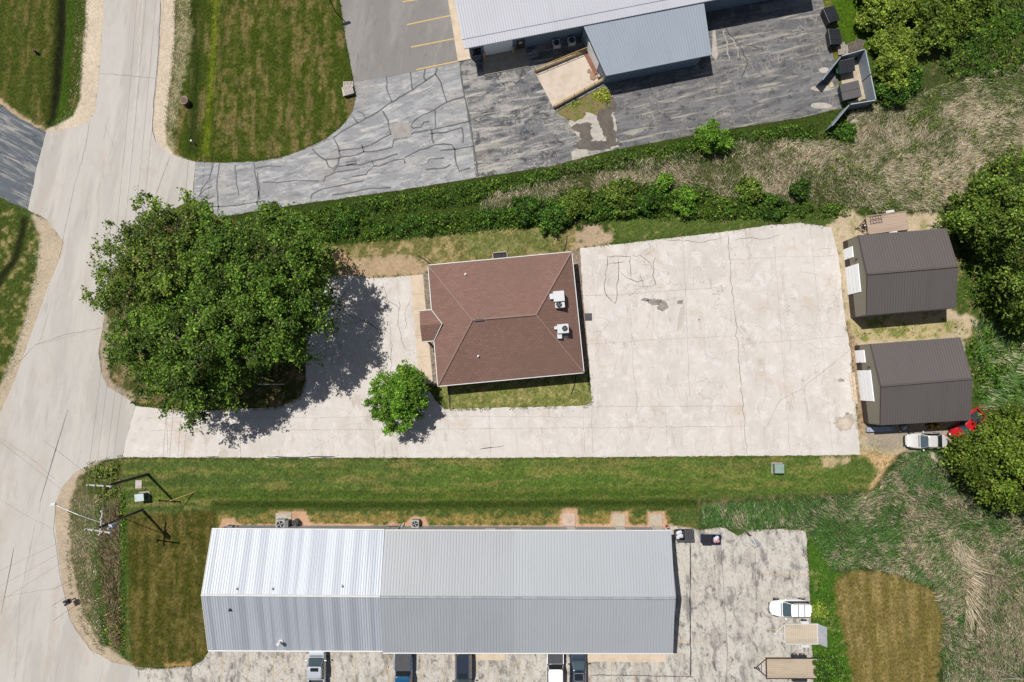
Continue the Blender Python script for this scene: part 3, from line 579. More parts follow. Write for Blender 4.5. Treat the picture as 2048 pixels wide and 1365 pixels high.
# ------------------------------------------------------------ BUILDINGS
def metal_roof(name, base, dirt, pitch, axis_dir, rough=.5, metallic=0.0, streak=None, spec=.4, seam=.45, step=None):
    """painted steel: thin dirt line beside every rib; axis_dir = along the eave"""
    m, nt, p = newmat(name)
    tc = nt.nodes.new('ShaderNodeTexCoord'); dot = nt.nodes.new('ShaderNodeVectorMath'); dot.operation = 'DOT_PRODUCT'
    nt.links.new(tc.outputs['Object'], dot.inputs[0]); dot.inputs[1].default_value = (axis_dir.x, axis_dir.y, 0)
    mo = nt.nodes.new('ShaderNodeMath'); mo.operation = 'PINGPONG'; mo.inputs[1].default_value = pitch/2
    nt.links.new(dot.outputs['Value'], mo.inputs[0])
    line = ramp(nt, mo.outputs[0], .0, pitch*.16, seam, 0)
    c = mix(nt, line, base, dirt)
    c = mix(nt, mul(nt, ramp(nt, noise(nt, .15, detail=4), .4, .65), .35), c, tuple(x*.86 for x in base[:3])+(1,))
    c = mix(nt, mul(nt, ramp(nt, noise(nt, .8, (1, 8, 200), math.atan2(axis_dir.y, axis_dir.x), 4, .6), .5, .66), .22), c, tuple(x*.78 for x in base[:3])+(1,))
    if step is not None: c = mix(nt, mul(nt, ramp(nt, dot.outputs['Value'], step-.05, step+.05), .5), c, tuple(x*1.13 for x in base[:3])+(1,))
    if streak:
        ang = math.atan2(axis_dir.y, axis_dir.x)
        c = mix(nt, mul(nt, ramp(nt, noise(nt, 1.1, (1, 60, 400), ang, 1, .4), .44, .58), .55), c, streak)
    nt.links.new(c, p.inputs['Base Color']); p.inputs['Roughness'].default_value = rough; p.inputs['Metallic'].default_value = metallic
    p.inputs['Specular IOR Level'].default_value = spec
    return m
def rib_slope(mb, e0, e1, r0, r1, pitch, mi=0, hgt=.03, wd=.06, th=.08):
    """slab from eave (e0,e1) to ridge (r0,r1) with raised ribs running up the slope"""
    mb.slab([e0, e1, r1, r0], th, mi)
    L = (e1-e0).length; n = int(L/pitch); u = (e1-e0).normalized()
    for i in range(1, n):
        a = e0.lerp(e1, i/n); b = r0.lerp(r1, i/n); up = Vector((0, 0, hgt))
        q = [a-u*wd, a+u*wd, b+u*wd, b-u*wd]; t = [a-u*wd*.4+up, a+u*wd*.4+up, b+u*wd*.4+up, b-u*wd*.4+up]
        q = [v+Vector((0, 0, .003)) for v in q]
        mb.add(q+t, [(4, 5, 6, 7), (0, 1, 5, 4), (1, 2, 6, 5), (3, 0, 4, 7), (2, 3, 7, 6)], mi)
def wallpts(pts, z0, z1, mb, th=.15, mi=0):
    for a, b in zip(pts[:-1], pts[1:]):
        c = (a+b)/2; d = b-a
        mb.box((c.x, c.y, (z0+z1)/2), (d.length, th, z1-z0), math.atan2(d.y, d.x), mi)
black_glass = plain('dark_glass', (.012, .016, .02, 1), .08, spec=.8, var=.05)
white_trim = plain('white_trim', C(236, 236, 234), .5, var=.04)
white_panel = layered('white_door_panel', (.86, .87, .88, 1), [((.78, .8, .83, 1), .8, (1, 1, 1), 0, .5, .7, .5)], .45)
rubber = plain('rubber', (.02, .02, .022, 1), .8)
steel = plain('galvanised_steel', C(172, 176, 180), .4, .5)
dark_steel = plain('dark_steel', (.03, .03, .034, 1), .5, .3)
wood_pole = layered('weathered_pole_wood', C(96, 84, 72), [(C(60, 54, 48), 1.5, (1, 1, 8), 0, .45, .6, .7)], .9)

def oriented(A, B):                                             # frame with origin A, x toward B
    u = (B-A); u.z = 0; u.normalize(); v = Vector((-u.y, u.x, 0)); return u, v

# ---- brown hipped office
HE, HR = 2.75, 5.6
c4 = [G(856.8, 531.7, HE), G(1142.6, 505, HE), G(1167, 745, HE), G(876.4, 772, HE)]       # NW NE SE SW
r2 = [G(945, 640.6, HR), G(1072, 630, HR)]
ctr = sum(c4, Vector())/4; ctr.z = 0
off = thing('office_building', 'single storey office with brown shingled hip roof and small entry gable', 'building', ctr)
shing, nt, p = newmat('brown_shingles')
tcn = coords(nt, (1, 1, 1), math.radians(5.3))
bk = nt.nodes.new('ShaderNodeTexBrick'); bk.inputs['Scale'].default_value = 1.0; bk.inputs['Brick Width'].default_value = .5; bk.inputs['Row Height'].default_value = .28
bk.inputs['Mortar Size'].default_value = .018; bk.inputs['Color1'].default_value = C(156, 124, 112); bk.inputs['Color2'].default_value = C(145, 113, 102); bk.inputs['Mortar'].default_value = C(130, 101, 91)
nt.links.new(tcn, bk.inputs[0])
c_ = mix(nt, mul(nt, ramp(nt, noise(nt, .16, detail=5), .4, .65), .55), bk.outputs[0], C(136, 110, 98))
c_ = mix(nt, mul(nt, ramp(nt, noise(nt, .5, (1, 3, 1), detail=5), .55, .72), .35), c_, C(150, 112, 98))
c_ = mix(nt, mul(nt, ramp(nt, noise(nt, 9, detail=3), .4, .7), .4), c_, C(118, 96, 90))
nt.links.new(c_, p.inputs['Base Color']); p.inputs['Roughness'].default_value = .95; p.inputs['Specular IOR Level'].default_value = .1
cap_m = plain('hip_cap_shingles', C(164, 134, 124), .95, var=.08, scale=4)
roof = MB(); NWc, NEc, SEc, SWc = c4; R0, R1 = r2
roof.add([NWc, NEc, SEc, SWc, R0, R1], [(0, 4, 5, 1), (1, 5, 2), (2, 5, 4, 3), (3, 4, 0)])
lo = [v-Vector((0, 0, .16)) for v in c4]; roof.add(c4+lo, [(0, 1, 5, 4), (1, 2, 6, 5), (2, 3, 7, 6), (3, 0, 4, 7), (7, 6, 5, 4)])
ro = roof.build('roof', shing, off, True)
capm = MB()
for a, b in ((NWc, R0), (SWc, R0), (NEc, R1), (SEc, R1), (R0, R1)):
    capm.tube([a+Vector((0, 0, .02)), b+Vector((0, 0, .02))], .11, 6)
capm.build('ridge_cap', cap_m, ro, True) if False else None
cp = capm.build('ridge_cap', cap_m, None); cp.parent = ro; cp.location = -Vector(off.location)
gut = MB()
for a, b in zip(c4, c4[1:]+c4[:1]):
    o = (ctr-(a+b)/2); o.z = 0; o = -o.normalized()*.06; d = b-a
    gut.box((((a+b)/2+o).x, ((a+b)/2+o).y, HE-.04), (d.length+.08, .085, .12), math.atan2(d.y, d.x))
gut.build('gutter', white_trim, off, True)
wi = [c.lerp(ctr+Vector((0, 0, 0)), .055) for c in c4]
wb = MB(); wallpts([Vector((q.x, q.y, 0)) for q in wi+wi[:1]], 0, HE-.16, wb, .2)
wb.build('wall', layered('tan_brick', C(160, 120, 96), [(C(130, 96, 78), 3, (1, 1, 1), 0, .45, .6, .6)], .9), off, True)
# windows along walls
def on_wall(a, b, t0, t1, z0, z1, out, mb, th=.06):
    p0 = a.lerp(b, t0); p1 = a.lerp(b, t1); c = (p0+p1)/2+out; d = p1-p0
    mb.box((c.x, c.y, (z0+z1)/2), (d.length, th, z1-z0), math.atan2(d.y, d.x))
for k, (a, b) in enumerate(((wi[0], wi[1]), (wi[1], wi[2]), (wi[2], wi[3]), (wi[3], wi[0]))):
    out = (a+b)/2-ctr; out.z = 0; out = out.normalized()*.11
    for t in ((.12, .2), (.3, .38), (.62, .7), (.8, .88)):
        if k == 3 and .3 < t[0] < .65: continue
        m_ = MB(); on_wall(a, b, t[0], t[1], .95, 2.1, out, m_); wo_ = m_.build('window', white_trim, off, True)
        m_ = MB(); on_wall(a, b, t[0]+.005, t[1]-.005, 1.02, 2.03, out*1.4, m_); g_ = m_.build('pane', black_glass, None); g_.parent = wo_; g_.location = -Vector(off.location)
a, b = wi[3], wi[0]; out = ((a+b)/2-ctr); out.z = 0; out = out.normalized()*.11
m_ = MB(); on_wall(a, b, .44, .54, 0.1, 2.15, out, m_); m_.build('door', dark_steel, off, True)
# entry gable
e = MB(); he, hr = HE+.03, HE+.95
N0 = G(839.3, 622, he); N1 = G(863, 620, he); A0 = G(840, 651.7, hr); A1 = G(884.5, 648, hr); S0 = G(844, 684.5, he); S1 = G(868, 682.5, he)
e.slab([N0, N1, A1, A0], .1); e.slab([A0, A1, S1, S0], .1)
ent = e.build('entry_roof', shing, off, True)
m_ = MB(); m_.tube([N1+Vector((.0, 0, .05)), A1+Vector((0, 0, .05))], .05, 6); m_.tube([S1+Vector((0, 0, .05)), A1+Vector((0, 0, .05))], .05, 6)
m_.tube([N0, N1], .07, 6); m_.tube([S0, S1], .07, 6)
q_ = m_.build('flashing', white_trim, None); q_.parent = ent; q_.location = -Vector(off.location)
gb = MB(); i0 = N0.lerp(A0, .04)+Vector((.25, 0, -.14)); i1 = S0.lerp(A0, .04)+Vector((.25, 0, -.14)); ia = A0+Vector((.25, 0, -.16))
gb.add([i0, i1, ia, i0+Vector((.12, 0, 0)), i1+Vector((.12, 0, 0)), ia+Vector((.12, 0, 0))], [(0, 1, 2), (5, 4, 3), (0, 3, 4, 1), (1, 4, 5, 2), (2, 5, 3, 0)])
gb.build('entry_gable', white_trim, off, True)
for q in (N0, S0):
    m_ = MB(); w = q.lerp(A0, .12); m_.box((w.x+.35, w.y, 1.3), (.18, .18, 2.6)); m_.build('column', white_trim, off, True)
def roofz(x, y):                                                 # height of the hip roof
    best = 1e9
    for tri in ((NWc, NEc, R1), (NEc, SEc, R1), (SEc, SWc, R0), (SWc, NWc, R0)):
        n = (tri[1]-tri[0]).cross(tri[2]-tri[0])
        best = min(best, tri[0].z-(n.x*(x-tri[0].x)+n.y*(y-tri[0].y))/n.z)
    return best
for (px, py, r, h, lab) in ((931, 549, .09, .35, 'roof_vent'), (957, 713, .08, .3, 'roof_vent')):
    w = G(px, py, 3.4); z = roofz(w.x, w.y); m_ = MB(); m_.cyl((w.x, w.y), r, z-.1, z+h, 10); m_.cyl((w.x, w.y), r*1.6, z-.02, z+.06, 10); m_.build(lab, white_trim, off, True)
w = G(958, 640.5, HR); m_ = MB(); m_.box((w.x, w.y, w.z+.08), (.95, .22, .12), .08); m_.build('ridge_vent', dark_steel, off, True)

# rooftop units
white_metal = layered('white_cabinet_metal', C(228, 230, 232), [(C(200, 202, 204), 2, (1, 1, 1), 0, .5, .7, .4)], .45)
def fan(parent, c, r, z, colr=None):
    m_ = MB()
    for k in range(1, 5): m_.ring((c[0], c[1], z+.03), r*k/4, .012, 20)
    for k in range(4):
        a = k*math.pi/4; m_.tube([(c[0]+r*math.cos(a), c[1]+r*math.sin(a), z+.03), (c[0]-r*math.cos(a), c[1]-r*math.sin(a), z+.03)], .01, 4)
    g = m_.build('fan_guard', dark_steel, parent)
    m_ = MB(); m_.cyl(c, r*.97, z-.10, z+.004, 20); m_.build('fan_well', rubber, parent)
    m_ = MB(); m_.cyl(c, r*.2, z-.05, z+.02, 10)
    for k in range(4):
        a = k*math.pi/2+.4; m_.box((c[0]+r*.52*math.cos(a), c[1]+r*.52*math.sin(a), z+.012), (r*.75, r*.22, .008), a)
    m_.build('fan_blade', colr or steel, g)
def rooftop(px, py, rz, label, mirror):
    w = G(px, py, 4.6); z = min(roofz(w.x-.5, w.y), roofz(w.x+.5, w.y))
    t = thing('rooftop_air_conditioner', label, 'air conditioner', (w.x, w.y, z), rz, 'rooftop units on the brown roof')
    s = -1 if mirror else 1
    m_ = MB(); m_.box((0, 0, .12), (1.4, 1.5, .24)); m_.build('curb', steel, t)
    m_ = MB()
    if not mirror: m_.box((.05, .35, .75), (1.2, 1.15, 1.05)); m_.box((.1, -.55, .62), (1.05, .7, .8))
    else: m_.box((.1, .15, .72), (1.25, 1.0, 1.0))
    m_.build('cabinet', white_metal, t, bevel=.03)
    m_ = MB()
    if not mirror: m_.box((-.75, .4, .75), (.4, .6, .8)); m_.build('hood', white_metal, t, bevel=.02); fan(t, (.0, -.55), .32, 1.025)
    else: m_.box((-.3, -.62, .6), (.5, .55, .7)); m_.build('duct', white_metal, t, bevel=.02); m2 = MB(); m2.box((-.68, .3, .7), (.3, .35, .7)); m2.build('hood', white_metal, t, bevel=.02); fan(t, (.3, .15), .3, 1.225)
rooftop(1117, 600, .09, 'larger white rooftop unit nearer the top right corner of the brown roof', False)
rooftop(1124, 661, .07, 'smaller white rooftop unit lower down on the brown roof, with side duct', True)

# downspout extension hoses on the grass
def hose(pts, label, r=.055):
    m_ = MB(); w = [G(*p)+Vector((0, 0, r+.01)) for p in pts]; w0 = w[0]
    m_.tube(w, r, 8); o = m_.build('drain_pipe', rubber); tag(o, label, 'drain pipe', 'black downspout drain pipes round the brown building')
hose([(836, 512), (848, 519), (862, 530)], 'black drain pipe slanting from the top left corner of the brown roof')
hose([(1134, 472), (1133, 485), (1128, 503)], 'black drain pipe on the grass above the top right corner of the brown roof')
hose([(897, 774), (899, 795), (900, 818)], 'black drain pipe running down from the bottom left corner of the brown roof')
hose([(1152, 748), (1149, 770), (1142, 789)], 'black drain pipe on the grass below the bottom right corner of the brown roof')
# window well and floor grate
w = G(1000, 511); t = thing('window_well', 'dark concrete window well against the top side of the brown building', 'window well', w, .09)
m_ = MB()
for c, d in (((0, .32, .12), (1.8, .12, .24)), ((-.84, -.1, .12), (.12, .9, .24)), ((.84, -.1, .12), (.12, .9, .24))): m_.box(c, d)
m_.build('curb', plain('well_concrete', C(190, 176, 160), .9), t)
m_ = MB(); m_.box((0, -.15, .02), (1.56, .8, .03)); m_.build('pit_cover', rubber, t)
w = G(1176.5, 634.5); t = thing('floor_grate', 'dark square grate on the concrete beside the brown building', 'grate', (w.x, w.y, .02), .03)
m_ = MB(); m_.box((0, 0, .015), (.86, .86, .03)); m_.build('plate', plain('grate_iron', C(84, 84, 90), .6), t)
m_ = MB()
for i in range(7): m_.box((-.39+i*.13, 0, .04), (.025, .84, .02))
for i in range(3): m_.box((0, -.3+i*.3, .043), (.84, .025, .02))
m_.build('bars', dark_steel, t)

# ---- metal sheds
def shed(rc, label, door, small, mullion):
    he, hr = 3.6, 4.85
    NW_, RW, SW_, NE_, RE, SE_ = [G(x, y, h) for (x, y), h in zip(rc, (he, hr, he, he, hr, he))]
    c = (NW_+SW_+NE_+SE_)/4; c.z = 0
    t = thing('storage_shed', label, 'shed', c, 0, 'dark roofed metal storage sheds')
    u = (NE_-NW_); u.z = 0; u.normalize()
    rm = metal_roof('shed_roof_steel', C(104, 98, 96), C(84, 79, 78), .3, u, .5, seam=.5)
    m_ = MB(); rib_slope(m_, NW_, NE_, RW, RE, .3); rib_slope(m_, SE_, SW_, RE, RW, .3)
    r_ = m_.build('roof', rm, t, True)
    m_ = MB(); m_.tube([RW+Vector((0, 0, .03)), RE+Vector((0, 0, .03))], .12, 6); q = m_.build('ridge_cap', rm, None); q.parent = r_; q.location = -Vector(t.location)
    tanw = metal_roof('shed_siding', C(152, 146, 130), C(116, 110, 98), .23, Vector((0, 1, 0)), .6, seam=.7)
    dk = plain('shed_trim_dark', C(72, 60, 58), .6)
    d = Vector((0, 0, 1)); iw = .12
    def ins(p): q = p.lerp(Vector((c.x, c.y, p.z)), .012); return Vector((q.x, q.y, 0))
    a, b, e_, f_ = ins(NW_), ins(NE_), ins(SE_), ins(SW_)
    m_ = MB(); wallpts([a, b], 0, he-.1, m_); wallpts([b, e_], 0, he-.1, m_); wallpts([e_, f_], 0, he-.1, m_); wallpts([f_, a], 1.15, he-.1, m_)
    for p0, p1, rr in ((f_, a, RW), (b, e_, RE)):
        q0 = Vector((p0.x, p0.y, he-.1)); q1 = Vector((p1.x, p1.y, he-.1)); mid = (q0+q1)/2; top = Vector((mid.x, mid.y, hr-.16)); k = u*.08
        m_.add([q0-k, q1-k, top-k, q0+k, q1+k, top+k], [(0, 1, 2), (5, 4, 3), (0, 3, 4, 1), (1, 4, 5, 2), (2, 5, 3, 0)])
    m_.build('wall', tanw, t, True)
    m_ = MB(); wallpts([f_, a], 0, 1.15, m_, .17); m_.build('wainscot', dk, t, True)
    wv = (f_-a); n = -u*.11
    m_ = MB(); on_wall(a, f_, door[0], door[1], .02, 2.95, n, m_, .08); g = m_.build('garage_door', white_panel, t, True)
    m_ = MB()
    for zz in (.75, 1.48, 2.2): on_wall(a, f_, door[0]+.01, door[1]-.01, zz-.008, zz+.008, n*1.4, m_, .04)
    q = m_.build('panel_seam', plain('seam_grey', C(214, 218, 224), .6), None); q.parent = g; q.location = -Vector(t.location)  # panel seams drawn as thin grey strips on the door
    m_ = MB(); on_wall(a, f_, small[0], small[1], .02, 2.1, n, m_, .07); g = m_.build('door', white_panel, t, True)
    m_ = MB(); pk = a.lerp(f_, small[1]-.01)+n*1.6; m_.box((pk.x, pk.y, 1.0), (.08, .06, .06)); q = m_.build('handle', dark_steel, None); q.parent = g; q.location = -Vector(t.location)
    m_ = MB(); pk = a.lerp(f_, .28)+n*1.3; m_.box((pk.x, pk.y, 2.75), (.22, .16, .2)); m_.build('wall_light', dark_steel, t, True)
    m_ = MB()
    for s0, s1 in ((NW_, RW), (SW_, RW)): m_.tube([s0-u*.02-d*.05, s1-u*.02-d*.05], .06, 4)
    m_.build('rake_trim', dk, t, True)
    return t, u, a, f_
sh1 = shed([(1717, 471), (1735, 549), (1733.6, 631), (1892.6, 457), (1916.5, 533.5), (1911, 616)], 'upper of two grey brown metal sheds, beside the planked trailer', (.34, .70), (.1, .24), 0)
sh2 = shed([(1741.5, 688.5), (1762.5, 773), (1761, 851), (1920.6, 675), (1944.6, 757.7), (1941, 840.8)], 'lower of two grey brown metal sheds, beside the silver sedan', (.32, .71), (.06, .22), 0)
w = sh2[2].lerp(sh2[3], .55); m_ = MB()
m_.box((w.x-.65, w.y, .04), (.3, 3.6, .08), .08); m_.box((w.x-.98, w.y+.1, .04), (.22, 3.3, .08), .12)
tag(m_.build('timber_boards', beige), 'pale timber boards lying in front of the lower shed door', 'boards')

# ---- long south building
HEs, HRs = 3.6, 5.65
def S3(x, y, h): return G(x, y, h)
sb = thing('commercial_building', 'long low building with white and grey ribbed metal roofs by the south lot', 'building', G(880, 1180))
uS = (G(1342, 1062, HEs)-G(770, 1061, HEs)); uS.z = 0; uS.normalize()
uW = (G(770, 1060, HEs)-G(424.6, 1058, HEs)); uW.z = 0; uW.normalize()
galv = metal_roof('galvanised_roof', C(216, 222, 232), C(128, 140, 160), .27, uW, .6, .32, streak=C(168, 174, 184), seam=.7)
grey = metal_roof('grey_roof_steel', C(177, 182, 187), C(150, 154, 160), .31, uS, .5, 0.0, seam=.4, step=G(1180, 1180, 4.5).dot(uS))
m_ = MB(); rib_slope(m_, G(424.6, 1058, HEs), G(769, 1060, HEs), G(403, 1190, HRs), G(760.5, 1193, HRs), .27, hgt=.025); rib_slope(m_, G(765.5, 1302, HEs), G(416.6, 1301, HEs), G(760.5, 1193, HRs), G(403, 1190, HRs), .27, hgt=.025)
rw_ = m_.build('roof', galv, sb, True); rw_['label'] = 'bright white galvanised roof half'
m_ = MB()
m_.box((0, 0, 0), (.01, .01, .01)) if False else None
a, b = G(403, 1190, HRs), G(760.5, 1193, HRs)
for off_, zz in ((.0, .05),): m_.tube([a+Vector((0, 0, zz)), b+Vector((0, 0, zz))], .13, 6)
q = m_.build('ridge_cap', white_trim, None); q.parent = rw_; q.location = -Vector(sb.location)
m_ = MB(); HEg = HEs+.08; HRg = HRs+.08
rib_slope(m_, G(770, 1061, HEg), G(1342, 1062, HEg), G(761, 1194, HRg), G(1350, 1196.5, HRg), .31, hgt=.025); rib_slope(m_, G(1346, 1307, HEg), G(766, 1306, HEg), G(1350, 1196.5, HRg), G(761, 1194, HRg), .31, hgt=.025)
rg = m_.build('roof', grey, sb, True); rg['label'] = 'plain grey ribbed roof half'
m_ = MB(); m_.tube([G(761, 1194.5, HRg+.04), G(1350, 1197, HRg+.04)], .15, 6); q = m_.build('ridge_cap', plain('grey_cap', C(176, 182, 188), .5), None); q.parent = rg; q.location = -Vector(sb.location)
m_ = MB()
for a, b in ((G(766, 1306.6, HEg), G(1346, 1307.6, HEg)), (G(416.6, 1302, HEs), G(765.5, 1303, HEs)), (G(770, 1060.4, HEg), G(1342, 1061.4, HEg)), (G(424.6, 1057.5, HEs), G(769, 1059.5, HEs))): m_.tube([a, b], .07, 5)
m_.tube([G(424.6, 1058, HEs), G(403, 1190, HRs)], .06, 5); m_.tube([G(403, 1190, HRs), G(416.6, 1301, HEs)], .06, 5)
m_.build('gutter', white_trim, sb, True)
i = .5
nw, ne = G(424.6, 1058, HEs), G(1342, 1062, HEs); se, sw = G(1346, 1307, HEs), G(416.6, 1301, HEs)
cs = (nw+ne+se+sw)/4
def insm(p, dx, dy): return Vector((p.x+dx, p.y+dy, 0))
nw, ne, se, sw = insm(nw, .1, -.45), insm(ne, -.1, -.45), insm(se, -.1, .45), insm(sw, .1, .45)
m_ = MB(); wallpts([nw, ne, se, sw, nw], 0, HEs-.1, m_)
for p0, p1, rr in ((nw, sw, G(403, 1190, HRs)), (ne, se, G(1350, 1196.5, HRs))):
    q0 = Vector((p0.x, p0.y, HEs-.1)); q1 = Vector((p1.x, p1.y, HEs-.1)); top = Vector(((p0.x+p1.x)/2, rr.y, HRs-.12)); k = Vector((.07, 0, 0))
    m_.add([q0-k, q1-k, top-k, q0+k, q1+k, top+k], [(0, 1, 2), (5, 4, 3), (0, 3, 4, 1), (1, 4, 5, 2), (2, 5, 3, 0)])
m_.build('wall', metal_roof('grey_siding', C(180, 184, 190), C(140, 144, 150), .3, uS, .5), sb, True)
for x0, x1, z0, z1, nm in ((972, 992, 1.2, 2.2, 'window'), (1022, 1043, 1.2, 2.2, 'window'), (1133, 1149, .05, 2.1, 'door'), (1229, 1247, .05, 2.1, 'door'), (1306, 1322, .05, 2.1, 'door')):
    m_ = MB(); a = G(x0, 1054); b = G(x1, 1054); t0 = (a.x-nw.x)/(ne.x-nw.x); t1 = (b.x-nw.x)/(ne.x-nw.x); on_wall(nw, ne, t0, t1, z0, z1, Vector((0, .1, 0)), m_); o = m_.build(nm, white_trim, sb, True)
for x0, x1 in ((450, 500), (540, 600), (690, 750), (860, 900), (960, 1000), (1040, 1080), (1180, 1230), (1260, 1310)):
    m_ = MB(); a = G(x0, 1280); b = G(x1, 1280); t0 = (a.x-sw.x)/(se.x-sw.x); t1 = (b.x-sw.x)/(se.x-sw.x); on_wall(sw, se, t0, t1, .9, 2.2, Vector((0, -.1, 0)), m_); o = m_.build('window', black_glass, sb, True)
def roofpt(px, py, up=0.0):
    for h in np.arange(6.2, 3.2, -.02):
        w = G(px, py, h); yr = -0.0
        ridge_y = G(700, 1192, HRs).y; half = abs(G(700, 1059, HEs).y-ridge_y)
        if h <= HRs+.06-(HRs-HEs)*abs(w.y-ridge_y)/half: return w
    return G(px, py, 4)
for px, py in ((474, 1177), (545, 1177), (684, 1172), (460, 1220)):
    w = roofpt(px, py); m_ = MB(); m_.cyl((w.x, w.y), .08, w.z-.15, w.z+.35, 10); m_.cyl((w.x, w.y), .15, w.z-.1, w.z+.07, 10); m_.build('roof_vent', white_trim if py < 1200 else dark_steel, sb, True)
w = roofpt(562, 1284); m_ = MB(); m_.cyl((w.x, w.y), .14, w.z-.2, w.z+.75, 12); m_.cyl((w.x, w.y), .24, w.z+.8, w.z+.95, 12, r2=.1); m_.cyl((w.x, w.y), .26, w.z-.1, w.z+.1, 12); m_.build('chimney', white_trim, sb, True)
# pads
padc = plain('pad_concrete', C(204, 190, 168), .9, var=.12, scale=4)
def pad(x0, y0, x1, y1, label, m=padc):
    a = G(x0, y0); b = G(x1, y1); mb_ = MB(); mb_.box(((a.x+b.x)/2, (a.y+b.y)/2, .05), (abs(b.x-a.x), abs(b.y-a.y), .10))
    return tag(mb_.build('concrete_pad', m, bevel=.015), label, 'concrete pad', 'concrete pads along the top side of the long building')
pad(1125, 1027, 1150, 1052, 'pinkish concrete pad, leftmost of three in a row above the grey roof', plain('pink_pad', C(214, 190, 172), .9))
pad(1225, 1028, 1250, 1052, 'mossy concrete pad, middle of three in a row above the grey roof')
pad(1299, 1028, 1324, 1052, 'mossy concrete pad nearest the right end of the grey roof')
pad(552, 1026, 583, 1052, 'pale concrete pad under the boxy grey air conditioner', plain('pale_pad', C(200, 190, 176), .9))

# air conditioners
def condenser(px, py, label, size=.85, hgt=.9, mat_=None, z=0.0, round_=False, rz=0, legs=False, colr=None, nm='air_conditioner'):
    w = G(px, py, z); t = thing(nm, label, 'air conditioner', (w.x, w.y, z), rz)
    m_ = MB(); b0 = .35 if legs else .04
    if round_: m_.cyl((0, 0), size/2, b0, hgt, 16)
    else: m_.box((0, 0, (hgt+b0)/2), (size, size, hgt-b0))
    m_.build('cabinet', mat_ or steel, t, bevel=.02)
    if legs:
        for sx in (-1, 1):
            for sy in (-1, 1): m_ = MB(); m_.box((sx*size*.44, sy*size*.44, .175), (.07, .07, .35)); m_.build('leg', white_trim, t)
    fan(t, (0, 0), size*.38, hgt, colr); return t
beigecab = plain('light_cabinet', C(176, 180, 176), .5)
t = condenser(566, 1045.5, 'boxy grey air conditioner on the pale pad behind the white roof', 1.0, .95, beigecab, .1, colr=white_trim)
m_ = MB(); m_.box((.72, 0, .5), (.4, .8, .9)); m_.build('side_box', plain('greenish_grey', C(112, 118, 116), .5), t, bevel=.02)
condenser(594.5, 1043, 'small dark round air conditioner to the right of the pale pad', .72, .8, plain('dark_cabinet', C(84, 88, 92), .5), .0, True)
condenser(832.5, 1045, 'grey air conditioner on bare earth behind the left end of the grey roof', .85, .9, beigecab, .0, colr=white_trim)
condenser(1112, 94, 'white fan unit, left of the pair behind the loading ramp', .85, 1.0, white_metal, 0, rz=.18, legs=True)
condenser(1142, 89, 'white fan unit, right of the pair behind the loading ramp', .85, 1.0, white_metal, 0, rz=.18, legs=True)
# meters and small utility gear on the north wall
w = G(468, 1051); t = thing('utility_meter', 'grey meter box with white conduit at the top left corner of the white roof', 'utility meter', w)
m_ = MB(); m_.box((0, 0, .9), (.7, .35, .8)); m_.box((.55, -.05, .7), (.35, .3, .5)); m_.build('box', plain('meter_grey', C(120, 122, 124), .5), t, bevel=.02)
m_ = MB(); m_.tube([(-.45, .1, 0), (-.45, .1, 2.2)], .05, 8); m_.tube([(-.45, .1, 1.2), (-.1, .1, 1.2)], .04, 8); m_.build('conduit', white_trim, t)
w = G(792, 1053); t = thing('utility_meter', 'grey meter cabinet with pipe where the white and grey roofs meet', 'utility meter', w)
m_ = MB(); m_.box((0, 0, .8), (.8, .3, .9)); m_.box((-.75, 0, .6), (.45, .28, .6)); m_.build('box', plain('meter_grey', C(120, 122, 124), .5), t, bevel=.02)
m_ = MB(); m_.tube([(.5, .15, 0), (.5, .15, 2.6)], .05, 8); m_.build('conduit', white_trim, t)

# ---- north building
NE_H = 3.9
A = G(928, 98, NE_H); B = G(1408, 4, NE_H)
u, v = oriented(A, B)
nb = thing('warehouse_building', 'light metal warehouse with grey side extension at the top of the lot', 'building', Vector((A.x, A.y, 0)))
E = A+u*((B-A).length+13.0)
depth = 15.0; rise = 3.0
R_0 = A+v*depth+Vector((0, 0, rise)); R_1 = E+v*depth+Vector((0, 0, rise))
lav = metal_roof('warehouse_roof_steel', C(216, 218, 226), C(178, 182, 192), .3, u, .5, .0, seam=.5)
m_ = MB(); rib_slope(m_, A, E, R_0, R_1, .3); q = m_.build('roof', lav, nb, True); q['label'] = 'pale lavender grey ribbed main roof'
m_ = MB(); m_.slab([R_0, R_1, E+v*depth*2, A+v*depth*2], .08); m_.build('roof', lav, nb, True)
m_ = MB(); m_.slab([A+v*.95+Vector((0, 0, .19+.05)), E+v*.95+Vector((0, 0, .19+.05)), E+v*1.0+Vector((0, 0, .2+.05)), A+v*1.0+Vector((0, 0, .2+.05))], .03); m_.tube([A-Vector((0, 0, .05)), E-Vector((0, 0, .05))], .06, 5)
m_.build('eave_trim', plain('trim_grey', C(168, 172, 186), .5), nb, True)
bluew = metal_roof('blue_grey_siding', C(142, 164, 186), C(106, 126, 148), .3, u, .5, seam=.6)
wA = A+v*.7+u*.7; wA.z = 0; wE = E+v*.7-u*.5; wE.z = 0
rec = 1.1                                                       # the porch recess at the west end
m_ = MB(); p1 = wA; 
wallpts([wA, wE], 0, NE_H+.05, m_); wallpts([wA, wA+v*28], 0, NE_H, m_); wallpts([wE, wE+v*28], 0, NE_H, m_)
m_.build('wall', bluew, nb, True)
nrm = -v*.1
tl = (wE-wA).length
def tx(px, py): q = G(px, py); return (q-wA).dot(u)/tl
m_ = MB(); on_wall(wA, wE, tx(968, 108), tx(1024, 98), .1, 2.9, nrm, m_); m_.build('garage_door', white_panel, nb, True)
m_ = MB(); on_wall(wA, wE, tx(1032, 98), tx(1049, 95), .1, 2.15, nrm, m_); d_ = m_.build('door', plain('brown_door', C(92, 76, 66), .5), nb, True)
